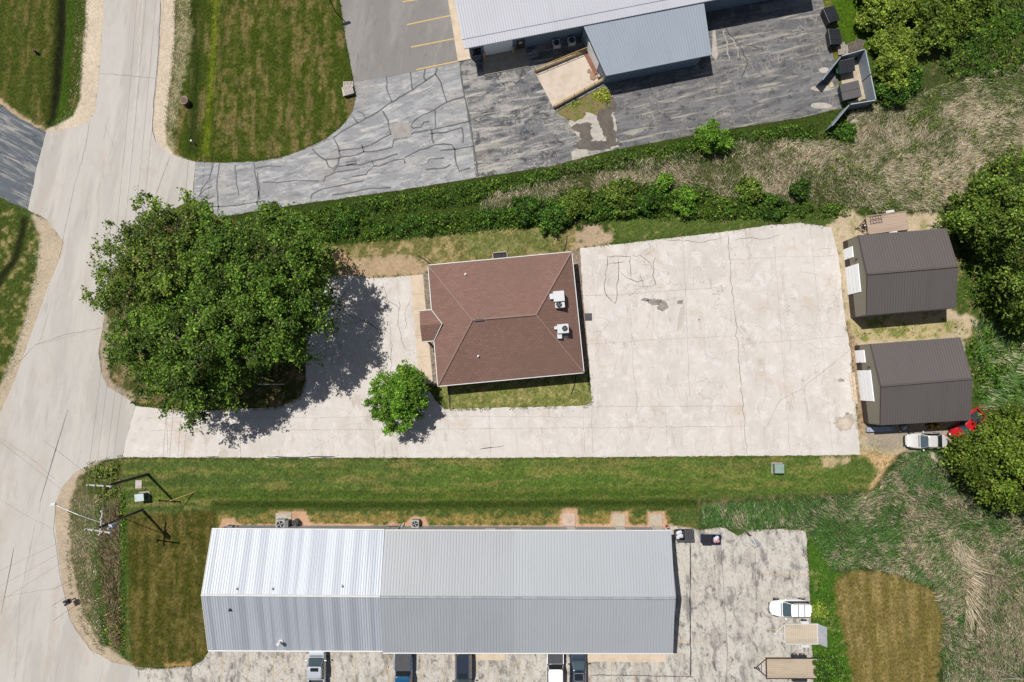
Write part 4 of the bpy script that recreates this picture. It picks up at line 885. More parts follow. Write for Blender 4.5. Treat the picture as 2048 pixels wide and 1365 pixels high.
m_ = MB(); on_wall(wA, wE, tx(1037, 98), tx(1043, 95), 1.4, 1.8, nrm*1.5, m_); q = m_.build('pane', white_trim, None); q.parent = d_; q.location = -Vector(nb.location)
m_ = MB(); on_wall(wA, wE, tx(942, 112), tx(962, 109), .6, 2.2, nrm, m_); m_.build('window', black_glass, nb, True)
# extension
X0 = G(1166, 54, NE_H-.1); X1 = G(1408, 4, NE_H-.1); Y1 = G(1423, 110, 2.9); Y0 = G(1212, 152, 2.9)
X0 = X0+v*.35; X1 = X1+v*.35
extm = metal_roof('extension_roof_steel', C(168, 180, 192), C(140, 152, 165), .3, u, .5, seam=.55)
m_ = MB(); rib_slope(m_, Y0, Y1, X0, X1, .3); m_.tube([Y0, Y1], .06, 5); q = m_.build('extension_roof', extm, nb, True)
a = Y0+(X0-Y0)*.06; b = Y1+(X1-Y1)*.06; a = a+u*.3; b = b-u*.9; c_ = X1-u*.9; d_ = X0+u*.3
for q_ in (a, b, c_, d_): q_.z = 0
m_ = MB(); wallpts([a, b], 0, 2.75, m_)
for p0, p1 in ((b, c_), (a, d_)):
    n_ = (p1-p0).normalized(); s_ = Vector((-n_.y, n_.x, 0))*.08; z1 = 2.75; z2 = NE_H-.25
    m_.add([p0-s_, p1-s_, p1-s_+Vector((0, 0, z2)), p0-s_+Vector((0, 0, z1)), p0+s_, p1+s_, p1+s_+Vector((0, 0, z2)), p0+s_+Vector((0, 0, z1))], [(0, 1, 2, 3), (7, 6, 5, 4), (3, 2, 6, 7), (0, 3, 7, 4), (1, 5, 6, 2)])
m_.build('extension_wall', bluew, nb, True)
m_ = MB(); nd = (d_-a).normalized(); sd2 = Vector((-nd.y, nd.x, 0))
sgn = 1 if sd2.dot(u) < 0 else -1
on_wall(a, d_, .28, .74, .02, 2.3, sd2*.1*sgn, m_); m_.build('dock_door', white_panel, nb, True)
m_ = MB(); on_wall(a, d_, .22, .72, -.1, .25, sd2*.35*sgn, m_, .45); m_.build('dock_leveller', plain('rusty_steel', C(150, 98, 78), .8), nb, True)
for tt in (.15, .78): q = a.lerp(d_, tt)+sd2*.3*sgn; m_ = MB(); m_.box((q.x, q.y, .2), (.3, .3, .7), math.atan2(nd.y, nd.x)); m_.build('dock_bumper', plain('bumper_pad', C(200, 180, 160), .8), nb, True)
for px, py in ((969, 117), (1026, 106)):
    w = G(px, py); m_ = MB(); m_.cyl((0, 0), .12, 0, 1.15, 12); m_.add(*[[(0.12*math.cos(k)*math.cos(j), .12*math.sin(k)*math.cos(j), 1.15+.12*math.sin(j)) for j in (0, .6, 1.2) for k in [i*math.pi/6 for i in range(12)]], [(r*12+k, r*12+(k+1) % 12, (r+1)*12+(k+1) % 12, (r+1)*12+k) for r in range(2) for k in range(12)]])
    o = m_.build('bollard', yellow); o.location = (w.x, w.y, .1); tag(o, ('left' if px < 1000 else 'right')+' yellow bollard beside the white garage door on the porch slab', 'bollard', 'yellow bollards at the porch')
# loading ramp, sloping toward the dock, with rails
rp = [G(1070, 145), G(1172, 104), G(1208, 162), G(1107, 217)]    # NW NE SE SW
t = thing('loading_ramp', 'pale concrete loading ramp with yellow railings beside the extension', 'ramp', Vector((rp[0].x, rp[0].y, 0)))
rampm = layered('ramp_concrete', C(224, 210, 194), [(C(206, 186, 162), .8, (1, 1, 1), 0, .45, .65, .6), (C(150, 126, 104), 1.2, (1, 1, 1), 0, .64, .72, .6)], .9, bumpscale=8, spec=.2)
m_ = MB(); m_.slab([rp[0]+Vector((0, 0, .05)), rp[1]+Vector((0, 0, .12)), rp[2]+Vector((0, 0, .12)), rp[3]+Vector((0, 0, .05))], .2); m_.build('deck', rampm, t, True)
def rail(p0, p1, z0=.2, h=1.0, n=5, mat_=yellow, nm='railing'):
    m_ = MB(); d = p1-p0
    for k in range(n): q = p0.lerp(p1, k/(n-1)); m_.tube([(q.x, q.y, 0), (q.x, q.y, z0+h)], .035, 6)
    for hh in (h*.5, h): m_.tube([(p0.x, p0.y, z0+hh), (p1.x, p1.y, z0+hh)], .035, 6)
    return m_
for aa, bb in ((rp[0], rp[1]), (rp[3], rp[2])):
    rail(aa, bb, .1, .95, 6).build('railing', yellow, t, True)
    m_ = MB(); c = (aa+bb)/2; d = bb-aa; m_.box((c.x, c.y, .2), (d.length, .25, .5), math.atan2(d.y, d.x)); m_.build('curb_wall', plain('curb_concrete', C(200, 184, 160), .9), t, True)
blob_m = MB(); blob(blob_m, 1186, 152, 7, 10, .19, 0, 5); blob(blob_m, 1178, 144, 4, 4, .195, 0, 6)
blob_m.build('rust_stain', plain('rust_stain', C(172, 140, 112), .9), t, True)

# ------------------------------------------------------------ VEHICLES
def sell(cx, a, b, n, N=40, nf=None, taper=0.0):
    out = []
    for i in range(N):
        th = 2*math.pi*(i+.5)/N; c, s = math.cos(th), math.sin(th)
        x = cx+a*math.copysign(abs(c)**(2/n), c); y = b*math.copysign(abs(s)**(2/n), s)
        y *= 1-taper*max(0, (x-cx)/a)**2
        out.append((x, y, th))
    return out
def paint_mat(name, c, metallic=.0, rough=.3):
    return plain(name, c, rough, metallic, var=.03, coat=.6)
lamp_white = plain('headlamp_glass', (.75, .78, .8, 1), .1, spec=.8); lamp_red = plain('tail_lamp_red', (.35, .015, .012, 1), .2, spec=.8)
glass_blue = plain('tinted_windscreen', (.05, .075, .09, 1), .06, spec=1.0, var=.05)
liner = plain('bed_liner', (.025, .026, .03, 1), .75)
def car(name, label, cat, px, py, rz, L, W, Ht, paint, kind, group, cabin, roofspan, hood=.95, deck=1.0, bed=None, cover=False, sunroof=None, racks=False, win=None, rails=False):
    """local frame: +x is the nose. cabin=(x rear base, x front base), roofspan=(x rear, x front)"""
    w = G(px, py, .6); t = thing(name, label, cat, (w.x, w.y, 0), rz, group)
    a, b = L/2, W/2
    def zd(x):
        if x > cabin[1]: k = (x-cabin[1])/(a-cabin[1]); return hood+(.06)-(.06+.22)*k**2.2
        if x < cabin[0]: return deck-.10*((cabin[0]-x)/(cabin[0]+a))**2
        return (hood+deck)/2+.02
    m_ = MB(); N = 40
    nn = 3.6 if kind != 'pickup' else 5
    specs = [(-.14, -.1, .26, nn), (-.03, -.02, .4, nn), (0, 0, .62, nn), (-.03, -.02, .82, nn), (-.08, -.10, None, nn)]
    rings = []
    for da, db, z, n in specs:
        r = []
        for x, y, th in sell(0, a+da, b+db, n, N, taper=.07 if kind != 'pickup' else .03):
            r.append((x, y, (zd(x)-.03) if z is None else min(z, zd(x)-.1)))
        rings.append(r)
    m_.loft(rings, 0, cap=False); m_.add(rings[0], [tuple(reversed(range(N)))], 0)
    top = rings[-1]; inner = [(x*.93, y*.86, z+.035) for x, y, z in top]
    half = N//2
    for i in range(N):
        j = (i+1) % N
        xi = (top[i][0]+top[j][0])/2
        if bed is not None and xi < bed: continue
        m_.add([top[i], top[j], inner[j], inner[i]], [(0, 1, 2, 3)])
    for i in range(half-1):
        j = N-1-i
        q = [inner[i], inner[i+1], inner[j-1], inner[j]]
        if bed is not None and min(q[0][0], q[1][0]) < bed: continue
        m_.add(q, [(0, 1, 2, 3)])
    if bed is not None:
        bi = b-.17; zr = deck; xb0 = -a+.14
        for s in (-1, 1): m_.box(((bed+xb0)/2-.05, s*(b-.12), zr-.06), (bed-xb0+.1, .13, .1))
        m_.box((xb0, 0, zr-.06), (.1, 2*bi+.1, .1)); m_.box((bed-.02, 0, zr-.1), (.06, 2*bi, .25))
    m_.build('body', paint, t, smooth=False)
    for p in t.children:
        for f in p.data.polygons: f.use_smooth = abs(f.normal.z) < .75
    if bed is not None:
        m_ = MB(); xm = (bed+xb0)/2; ln = bed-xb0-.06
        m_.box((xm, 0, .68), (ln, 2*bi, .05))
        for s in (-1, 1): m_.box((xm, s*(bi-.0), .84), (ln, .05, .3)); m_.box((xm-.2, s*(bi-.14), .78), (.75, .26, .18))
        m_.build('bed', liner, t)
        if cover: m_ = MB(); m_.box((xm, 0, zr+.01), (ln+.05, 2*bi+.06, .06)); m_.build('bed_cover', plain('soft_cover', (.05, .052, .058, 1), .7), t, bevel=.02)
    # cabin
    cb, cf = cabin; rb_, rf = roofspan; cx0 = (cb+cf)/2; ca = (cf-cb)/2; rx = (rb_+rf)/2; ra = (rf-rb_)/2
    base = [(x, y, zd(x)-.02 if abs(x) < 99 else 0, th) for x, y, th in sell(cx0, ca, b-.07, 7, N, taper=.0)]
    rt = [(x, y, Ht-.04-.035*(abs(x-rx)/ra)**2, th) for x, y, th in sell(rx, ra, b-.27 if kind == 'sedan' else b-.2, 7, N)]
    groups = {'windshield': [], 'rear_window': [], 'side_window': [], 'pil': []}
    for i in range(N):
        th = 2*math.pi*(i+1)/N; dg = math.degrees(th); dg = dg if dg <= 180 else 360-dg
        k = 'windshield' if dg < 41 else 'pil' if dg < 50 else 'side_window' if dg < 132 else 'pil' if dg < 141 else 'rear_window'
        groups[k].append((i, 1 if th < math.pi else -1))
    def shell(items, shrink, mats, nm):
        m2 = MB()
        for i, s in items:
            j = (i+1) % N; q = [base[i][:3], base[j][:3], rt[j][:3], rt[i][:3]]; m2.add(q, [(0, 1, 2, 3)])
        return m2.build(nm, mats, t)
    gl = black_glass
    shell(groups['windshield'], 0, glass_blue, 'windshield'); shell(groups['rear_window'], 0, gl, 'rear_window')
    for s in (1, -1): shell([g for g in groups['side_window'] if g[1] == s], 0, gl, 'side_window')
    run = []
    for g_ in sorted(groups['pil']):
        if run and g_[0]-run[-1][0] > 1: shell(run, 0, paint, 'pillar'); run = []
        run.append(g_)
    if run: shell(run, 0, paint, 'pillar')
    m_ = MB(); inn = [(rx+(x-rx)*.93, y*.86, z+.035) for x, y, z, th in rt]
    for i in range(N): j = (i+1) % N; m_.add([rt[i][:3], rt[j][:3], inn[j], inn[i]], [(0, 1, 2, 3)])
    for i in range(half-1): j = N-1-i; m_.add([inn[i], inn[i+1], inn[j-1], inn[j]], [(0, 1, 2, 3)])
    m_.build('roof', paint, t, smooth=True)
    if sunroof:
        for (x0, x1) in sunroof:
            m_ = MB(); m_.box(((x0+x1)/2, 0, Ht+.004), (x1-x0, (b-.27)*1.25, .02)); m_.build('sunroof', black_glass, t, bevel=.008)
        if len(sunroof) > 1:
            m_ = MB(); [m_.box((x, 0, Ht+.012), (.07, (b-.27)*1.7, .035)) for x in (sunroof[0][1]+.07, sunroof[0][0]-.07)]
            for s in (-1, 1): m_.box(((sunroof[0][0]+sunroof[0][1])/2, s*(b-.27)*.8, Ht+.012), (sunroof[0][1]-sunroof[0][0]+.2, .06, .035))
            m_.build('roof_rack', steel, t)
    if rails:
        for s in (-1, 1): m_ = MB(); m_.box((rx, s*(b-.27), Ht+.03), (2*ra-.4, .05, .05)); m_.build('roof_rail', steel if not racks else dark_steel, t)
    if racks:
        for x in (rx+.35, rx-.35): m_ = MB(); m_.box((x, 0, Ht+.05), (.06, 2*(b-.28), .04)); m_.build('cross_bar', dark_steel, t)
    for x in (a*.62, -a*.6):
        for s in (-1, 1):
            m_ = MB(); m_.tube([(x, s*(b-.24), .34), (x, s*(b+.0), .34)], .34, 18); wh = m_.build('wheel', rubber, t)
            m_ = MB(); m_.tube([(x, s*(b-.02), .34), (x, s*(b+.015), .34)], .2, 12); m_.build('rim', steel, wh)
    for s in (-1, 1):
        m_ = MB(); m_.box((cf-.35, s*(b+.09), hood+.12), (.14, .24, .15)); m_.build('mirror', paint, t, bevel=.03)
        hx = .13 if kind == 'pickup' else .3; m_ = MB(); m_.box((a-hx, s*(b-.38), .71), (.2, .3, .12), -s*.35); m_.build('headlight', lamp_white, t, bevel=.03)
        m_ = MB(); m_.box((-a+(.08 if kind == 'pickup' else .2), s*(b-.32), .8), (.12, .26, .14), s*.3); m_.build('taillight', lamp_red, t, bevel=.02)
    m_ = MB(); m_.box((cf+.12, 0, zd(cf+.12)-.01), (.1, 2*b-.5, .03)); m_.build('wiper_cowl', rubber, t)
    m_ = MB(); m_.box((a-.03, 0, .5), (.08, W*.62, .2)); m_.build('grille', rubber, t, bevel=.02)
    return t
PI = math.pi; D = math.radians
pw = paint_mat('white_paint', (.78, .79, .8, 1)); pch = paint_mat('champagne_paint', (.58, .57, .55, 1), .2, .3); psil = paint_mat('silver_paint', (.46, .5, .55, 1), .3, .3)
pbl = paint_mat('bright_blue_paint', (.012, .085, .19, 1), .3); pdk = paint_mat('navy_paint', (.022, .03, .05, 1), .2); pdb = paint_mat('slate_blue_paint', (.035, .055, .09, 1), .4); prd = paint_mat('red_paint', (.42, .012, .016, 1))
GP = 'vehicles parked along the bottom side of the long building'
car('parked_car', 'white crossover with black roof bars at the right edge of the south lot', 'car', 1580, 1216, PI, 4.7, 1.9, 1.62, pw, 'suv', None, (-2.2, 1.05), (-1.95, .25), .98, 1.05, racks=True, rails=True)
car('parked_car', 'champagne silver sedan beside the lower metal shed', 'car', 1851, 882, PI-.01, 4.75, 1.85, 1.42, pch, 'sedan', None, (-1.75, .85), (-.95, .12), .9, .98)
car('pickup_truck', 'silver pickup with a small dark sunroof under the white roof edge', 'pickup truck', 635, 1335, PI/2, 5.7, 1.95, 1.85, psil, 'pickup', GP, (-1.05, 1.35), (-.75, .55), 1.12, 1.15, bed=-1.1, sunroof=[(.05, .45)])
car('pickup_truck', 'bright blue pickup with a dark covered bed', 'pickup truck', 808, 1352, -PI/2, 5.8, 1.98, 1.88, pbl, 'pickup', GP, (-.7, 1.5), (-.45, .9), 1.12, 1.15, bed=-.75, cover=True)
car('parked_car', 'dark navy minivan nosed away from the long building', 'car', 927, 1337, -PI/2, 5.0, 1.98, 1.75, pdk, 'suv', GP, (-2.3, 1.5), (-2.1, .75), 1.05, 1.1, sunroof=[(.1, .6)], rails=True)
car('pickup_truck', 'white pickup with a black bed cover beside the slate blue sedan', 'pickup truck', 1110, 1346, -PI/2, 5.8, 1.98, 1.85, pw, 'pickup', GP, (-1.15, 1.25), (-.85, .7), 1.12, 1.15, bed=-1.2, cover=True)
car('parked_car', 'slate blue sedan with sunroof and silver roof frame beside the white pickup', 'car', 1156, 1337, PI/2, 4.8, 1.88, 1.5, pdb, 'sedan', GP, (-1.85, 1.0), (-1.35, .2), .92, .98, sunroof=[(-.95, -.25), (-.1, .1)])
# red open-bed truck by the lower shed
w = G(1932, 852, .6)
t = car('pickup_truck', 'bright red old pickup with open bed half hidden by the tree beside the lower shed', 'pickup truck', 1932, 850, D(222), 4.5, 1.7, 1.7, prd, 'pickup', None, (-.55, 1.0), (-.35, .55), 1.02, 1.05, bed=-.65)

# ---- trailers
plank = lambda nm, c: layered(nm, c, [(tuple(x*.78 for x in c[:3])+(1,), 1.2, (6, 1, 1), 0, .45, .65, .7)], .85, spec=.2)
def trailer(label, px, py, rz, L, W, deckm, framem, boards_along, tandem, gate=None, tongue=1.3, ramps=False, hz=.62, fend=None, box=False, rails=.18):
    w = G(px, py, hz); t = thing('utility_trailer', label, 'trailer', (w.x, w.y, 0), rz)
    m_ = MB(); r = random.Random(int(px))
    if boards_along:
        n = int(W/.2); 
        for i in range(n): m_.box((0, -W/2+(i+.5)*W/n, hz-.02+r.uniform(-.003, .003)), (L-.1, W/n-.014, .04))
    else:
        n = int(L/.2)
        for i in range(n): m_.box((-L/2+(i+.5)*L/n, 0, hz-.02+r.uniform(-.003, .003)), (L/n-.014, W-.1, .04))
    m_.build('deck', deckm, t)
    m_ = MB()
    for s in (-1, 1): m_.box((0, s*(W/2), hz+.0), (L+.08, .08, rails))
    m_.box((L/2, 0, hz), (.08, W+.08, rails)); m_.box((-L/2, 0, hz-.04), (.08, W+.08, .1)); m_.build('frame', framem, t)
    m_ = MB(); tip = (L/2+tongue, 0, hz-.12)
    for s in (-1, 1): m_.tube([(L/2, s*W*.42, hz-.12), tip], .05, 6)
    if not tandem: m_.tube([(L/2, 0, hz-.12), tip], .045, 6)
    m_.box((L/2+tongue*.45, 0, hz-.1), (.06, W*.5, .06)); m_.build('tongue', framem, t)
    m_ = MB(); m_.cyl((L/2+tongue*.72, 0), .05, .05, hz+.35, 8); m_.box((L/2+tongue+.08, 0, hz-.08), (.28, .12, .12)); m_.build('jack', framem, t)
    xs = (-.3, -1.15) if tandem else (-L*.12,)
    for x in xs:
        for s in (-1, 1):
            m_ = MB(); m_.tube([(x, s*(W/2+.1), .33), (x, s*(W/2+.33), .33)], .33, 18); wh = m_.build('wheel', rubber, t)
            m_ = MB(); m_.tube([(x, s*(W/2+.32), .33), (x, s*(W/2+.345), .33)], .19, 12); m_.build('rim', steel, wh)
    for s in (-1, 1):
        m_ = MB(); ln = .95 if not tandem else 1.7
        m_.box((sum(xs)/len(xs), s*(W/2+.2), .76), (ln*.8, .28, .04)); 
        for e in (-1, 1): m_.box((sum(xs)/len(xs)+e*ln*.45, s*(W/2+.2), .66), (ln*.14, .28, .04), tilt=-e*.9)
        m_.build('fender', fend or framem, t)
    if gate:
        m_ = MB(); g = gate
        m_.slab([Vector((-L/2-.05, -W/2, hz+.05)), Vector((-L/2-.05, W/2, hz+.05)), Vector((-L/2-g, W/2+.0, hz+1.1)), Vector((-L/2-g, -W/2, hz+1.1))], .04)
        m_.build('ramp_gate', plain('mesh_gate', C(196, 200, 206), .6), t)
    if ramps:
        for k, y in enumerate((-.28, -.75)):
            m_ = MB(); x0 = L/2-.35
            for s in (-1, 1): m_.box((x0-.75, y+s*.16, hz+.03), (1.5, .04, .05), .06)
            for i in range(5): m_.box((x0-.1-i*.32, y-.02, hz+.03), (.04, .3, .04))
            o = m_.build('loading_ramp_ladder', dark_steel); o.parent = t
    if box: m_ = MB(); m_.box((L/2+.4, .05, hz+.12), (.35, .5, .35)); m_.build('battery_box', liner, t, bevel=.02); m_ = MB(); m_.box((L/2+.42, .05, hz+.31), (.15, .15, .04)); m_.build('reflector', white_trim, t)
    return t
trailer('white framed trailer with pale plank deck and raised mesh gate in the south lot', 1602, 1268, PI, 3.75, 2.2, plank('pale_planks', C(214, 200, 178)), white_trim, False, False, gate=.55, tongue=1.0, fend=white_trim)
trailer('long black framed trailer with tandem wheels at the bottom of the south lot', 1586, 1337, PI, 6.0, 2.2, plank('tan_planks', C(204, 186, 164)), dark_steel, True, True, tongue=1.15)
trailer('brown planked trailer with black ladder ramps above the upper shed', 1774, 446, PI+.12, 4.7, 2.1, plank('brown_planks', C(198, 176, 158)), plain('pale_frame', C(196, 172, 140), .6), True, False, tongue=1.1, ramps=True, fend=white_trim, box=True)

# clutter along the lower shed's shaded wall
w = G(1758, 858); t = thing('folded_awning', 'long pale blue panel leaning along the lower shed wall', 'panel', (w.x, w.y, 0), .04)
m_ = MB(); m_.box((-.05, 0, .25), (3.1, .55, .5)); m_.build('panel', plain('pale_blue_panel', C(190, 200, 216), .5), t, bevel=.02)
m_ = MB()
for x in (-1.4, 1.3): m_.box((x, 0, .26), (.08, .6, .54))
m_.build('strap', steel, t)
w = G(1805, 855); t = thing('push_mower', 'pale blue and silver machine in the shade beside the lower shed', 'garden machine', (w.x, w.y, 0), .3)
m_ = MB(); m_.box((0, 0, .28), (.6, .5, .25)); m_.build('body', plain('pale_blue_shell', C(170, 186, 220), .4), t, bevel=.05)
m_ = MB(); m_.cyl((0, 0), .15, .4, .6, 12); m_.build('motor', white_trim, t)
m_ = MB(); m_.tube([(-.3, .18, .4), (-.9, .2, .95), (-.9, -.2, .95), (-.3, -.18, .4)], .02, 6); m_.build('handle', steel, t)
for x in (-.25, .25):
    for y in (-.28, .28): m_ = MB(); m_.tube([(x, y-.03, .12), (x, y+.03, .12)], .12, 12); m_.build('wheel', rubber, t)
ylw = plain('machine_yellow', C(226, 178, 30), .4)
for px, lab in ((1857, 'yellow garden machine in the shade of the lower shed, the left one of two'), (1869, 'yellow garden machine in the shade of the lower shed, the right one of two')):
    w = G(px, 852); t = thing('garden_machine', lab, 'garden machine', (w.x, w.y, 0), .5 if px < 1860 else -.2, 'yellow machines beside the lower shed')
    m_ = MB(); m_.box((0, 0, .35), (.62, .4, .3)); m_.box((.1, 0, .55), (.3, .3, .2)); m_.build('body', ylw, t, bevel=.04)
    m_ = MB(); m_.box((-.25, 0, .56), (.22, .3, .16)); m_.build('seat', rubber, t, bevel=.03)
    for x in (-.22, .22):
        for y in (-.24, .24): m_ = MB(); m_.tube([(x, y-.05, .16), (x, y+.05, .16)], .16, 12); m_.build('wheel', rubber, t)

# ---- dumpsters
lid_blk = plain('black_plastic_lid', (.022, .023, .028, 1), .45, spec=.6); green_p = plain('green_steel', C(16, 92, 66), .5); navy_p = plain('navy_steel', C(24, 50, 92), .5); blk_p = plain('black_steel', (.02, .021, .024, 1), .5)
def dumpster(label, px, py, rz, L, W, Hh, body, open_half=False, bags=None, group='dumpsters beside the north lot', lidm=None, ribs=True):
    w = G(px, py, Hh); t = thing('dumpster', label, 'dumpster', (w.x, w.y, 0), rz, group)
    hb = Hh*.72; m_ = MB()
    P = [(-W/2+.12, .15), (-W/2, hb), (W/2, Hh), (W/2-.12, .15)]
    lo = [(-L/2+.08, -W/2+.15, .15), (L/2-.08, -W/2+.15, .15), (L/2-.08, W/2-.15, .15), (-L/2+.08, W/2-.15, .15)]
    hi = [(-L/2, -W/2, hb), (L/2, -W/2, hb), (L/2, W/2, Hh), (-L/2, W/2, Hh)]
    ihi = [(-L/2+.06, -W/2+.06, hb), (L/2-.06, -W/2+.06, hb), (L/2-.06, W/2-.06, Hh), (-L/2+.06, W/2-.06, Hh)]
    ilo = [(x*.96, y*.96, .22) for x, y, z in lo]
    n = 4
    m_.add(lo+hi+ihi+ilo, [(3, 2, 1, 0)]+[(i, (i+1) % 4, 4+(i+1) % 4, 4+i) for i in range(4)]+[(4+i, 4+(i+1) % 4, 8+(i+1) % 4, 8+i) for i in range(4)]+[(8+i, 8+(i+1) % 4, 12+(i+1) % 4, 12+i) for i in range(4)]+[(12, 13, 14, 15)])
    m_.build('bin_body', body, t)
    for s in (-1, 1):
        m_ = MB(); m_.box((s*(L/2+.05), 0, hb*.7), (.12, W*.75, .16)); m_.build('fork_pocket', body, t)
        if s == 1 and open_half: continue
        m_ = MB(); x = s*L/4; g = [Vector((x-L/4+.02, -W/2-.06, hb+.04)), Vector((x+L/4-.02, -W/2-.06, hb+.04)), Vector((x+L/4-.02, W/2, Hh+.04)), Vector((x-L/4+.02, W/2, Hh+.04))]
        m_.slab(g, .05)
        if ribs:
            for k in range(1, 5):
                a_ = g[0].lerp(g[1], k/5)+Vector((0, 0, .02)); b_ = g[3].lerp(g[2], k/5)+Vector((0, 0, .02)); m_.tube([a_, b_], .025, 4)
        m_.build('lid', lidm or lid_blk, t)
    m_ = MB(); m_.tube([(-L/2, W/2+.03, Hh+.02), (L/2, W/2+.03, Hh+.02)], .03, 6); m_.build('hinge_bar', steel, t)
    if bags:
        for k, (bx, by, br) in enumerate(bags):
            bm = bmesh.new(); bmesh.ops.create_icosphere(bm, subdivisions=2, radius=br); rr = random.Random(k+int(px))
            for v in bm.verts: v.co *= rr.uniform(.85, 1.15); v.co.z *= .6
            me = bpy.data.meshes.new('rubbish_bag'); bm.to_mesh(me); bm.free(); me.materials.append(bag_m if k % 2 == 0 or px < 1400 else bag_r)
            o = bpy.data.objects.new('rubbish_bag', me); COL.objects.link(o); ang = rz
            o.location = (w.x+bx*math.cos(ang)-by*math.sin(ang), w.y+bx*math.sin(ang)+by*math.cos(ang), Hh*.86)
            tag(o, (['white', 'white', 'white', 'white'] if px < 1400 else ['white', 'reddish', 'white', 'reddish'])[k]+' rubbish bag, '+['nearest the lid', 'farthest from the lid', 'lowest', 'topmost'][k]+(' in the black bin beside the grey roof' if px < 1400 else ' in the navy blue bin'), 'rubbish bag', 'bags in the black bin' if px < 1400 else 'bags in the navy bin')
    return t
bag_m = plain('white_bag', C(228, 230, 240), .5); bag_r = plain('printed_bag', C(214, 150, 140), .5)
dumpster('black dumpster with silver rod on its lid, topmost on the grass beside the truck court', 1664, 27, D(112), 1.9, 1.45, 1.35, blk_p)
dumpster('black dumpster just above the pallets, second from the top beside the truck court', 1671, 72, D(98), 1.9, 1.4, 1.3, blk_p)
dumpster('small green dumpster with ribbed black lid in the upper part of the fenced enclosure', 1695, 131, D(12), 1.9, 1.3, 1.45, green_p)
dumpster('dark green dumpster with flat black lid in the lower part of the fenced enclosure', 1703, 180, D(-80), 1.95, 1.9, 1.6, plain('deep_green_steel', C(14, 62, 56), .5), ribs=False, lidm=plain('faded_black_lid', C(66, 62, 66), .6))
dumpster('black wheeled bin with white rubbish bags beside the right end of the grey roof', 1370, 1071, PI, 2.0, 1.2, 1.25, blk_p, True, [(.45, .1, .3), (.7, -.2, .28), (.5, -.3, .22), (.75, .25, .24)], 'bins at the top of the south lot')
dumpster('navy blue bin with white and red rubbish bags in the south lot', 1424, 1080, -.02, 2.05, 1.15, 1.2, navy_p, True, [(.45, .05, .26), (.7, -.15, .22), (.62, .2, .24), (.38, -.2, .2)], 'bins at the top of the south lot')

# ---- fenced enclosure
fencem = metal_roof('fence_panel_blue', C(164, 176, 190), C(126, 138, 152), .2, Vector((.3, 1, 0)).normalized(), .5, seam=.5)
encl_pts = [G(1686, 126), G(1722, 112), G(1743, 196), G(1702, 206)]
t = thing('dumpster_enclosure', 'blue grey metal fence enclosure with both gates swung open round the green dumpsters', 'enclosure', encl_pts[0])
HF = 1.9
ep = [G(1682, 113, HF), G(1730, 99, HF), G(1751.5, 201, HF), G(1699, 209.5, HF)]
for i in range(3):
    a = Vector((ep[i].x, ep[i].y, 0)); b = Vector((ep[i+1].x, ep[i+1].y, 0)); m_ = MB(); wallpts([a, b], .1, HF, m_, .07); m_.build('fence_panel', fencem, t, True)
    m_ = MB(); wallpts([a, b], HF, HF+.05, m_, .10); m_.build('top_rail', plain('rail_grey', C(196, 203, 212), .5), t, True)
for (a, b) in ((ep[0], G(1645, 160, HF)), (ep[3], G(1664, 252, HF))):
    a = Vector((a.x, a.y, 0)); b = Vector((b.x, b.y, 0)); m_ = MB(); wallpts([a.lerp(b, .02), b], .15, HF-.05, m_, .06); g = m_.build('gate', fencem, t, True)
    m_ = MB(); wallpts([a.lerp(b, .02), b], HF-.05, HF, m_, .14); q = m_.build('gate_frame', plain('gate_frame_grey', C(150, 160, 172), .5), None); q.parent = g; q.location = -Vector(t.location)
for q in ep+[ep[1].lerp(ep[2], .5)]: m_ = MB(); m_.cyl((q.x, q.y), .07, 0, HF+.1, 8); m_.build('post', dark_steel, t, True)
mb = MB(); sheet(mb, [(1676, 130), (1724, 118), (1742, 196), (1700, 208), (1690, 205)], .02, 0, .05)
tag(mb.build('enclosure_floor', layered('enclosure_concrete', C(206, 192, 170), [(C(170, 150, 128), .9, (1, 1, 1), 0, .45, .65, .7)], .9)), kind='structure')
# ---- pallets
palw = plank('grey_pallet_wood', C(190, 180, 168)); palb = plank('dark_pallet_wood', C(132, 122, 112))
def pallet(px, py, rz, label, m_pal, z=0.0, tilt=0.0, group=None, n=7, gap=.06):
    w = G(px, py, z); t = thing('pallet', label, 'pallet', (w.x, w.y, z), rz, group); t.rotation_euler = (tilt, 0, rz)
    m_ = MB()
    for i in range(n): m_.box((-.6+(i+.5)*1.2/n, 0, .13), (1.2/n-gap, 1.05, .022))
    m_.build('top_boards', m_pal, t)
    m_ = MB(); [m_.box((0, y, .07), (1.2, .07, .09)) for y in (-.48, 0, .48)]; m_.build('stringer', m_pal, t)
    m_ = MB(); [m_.box((x, 0, .012), (.1, 1.05, .02)) for x in (-.5, 0, .5)]; m_.build('bottom_boards', m_pal, t)
    return t
lightp = plank('white_pallet_wood', C(212, 202, 192))
for k in range(4): pallet(695+k*.6, 184-k*.8, .18+.04*k, 'whitish pallet at the ground of the stack beside the north lot' if k == 0 else ['', 'second pallet from the ground in the whitish stack beside the north lot', 'third pallet from the ground in the whitish stack beside the north lot', 'topmost pallet of the whitish stack on the lawn beside the north lot'][k], lightp, z=k*.15, group='stacked pallets on the lawn')
pallet(697, 173, .05, 'whitish pallet lying just above the stack on the lawn edge', lightp)
pallet(1682, 97, .4, 'worn pallet beside the black dumpster, leftmost in the heap above the enclosure', palw, .0, group='loose pallets above the enclosure')
pallet(1685, 101, .1, 'pallet leaning on the enclosure fence, lowest in the heap', palw, .15, .12, group='loose pallets above the enclosure')
pallet(1703, 95, .3, 'dark weathered pallet in the middle of the heap above the enclosure', palb, .05, .15, group='loose pallets above the enclosure')
pallet(1717, 89, -.25, 'dark pallet tilted up at the right end of the heap above the enclosure', palb, .1, .35, group='loose pallets above the enclosure')

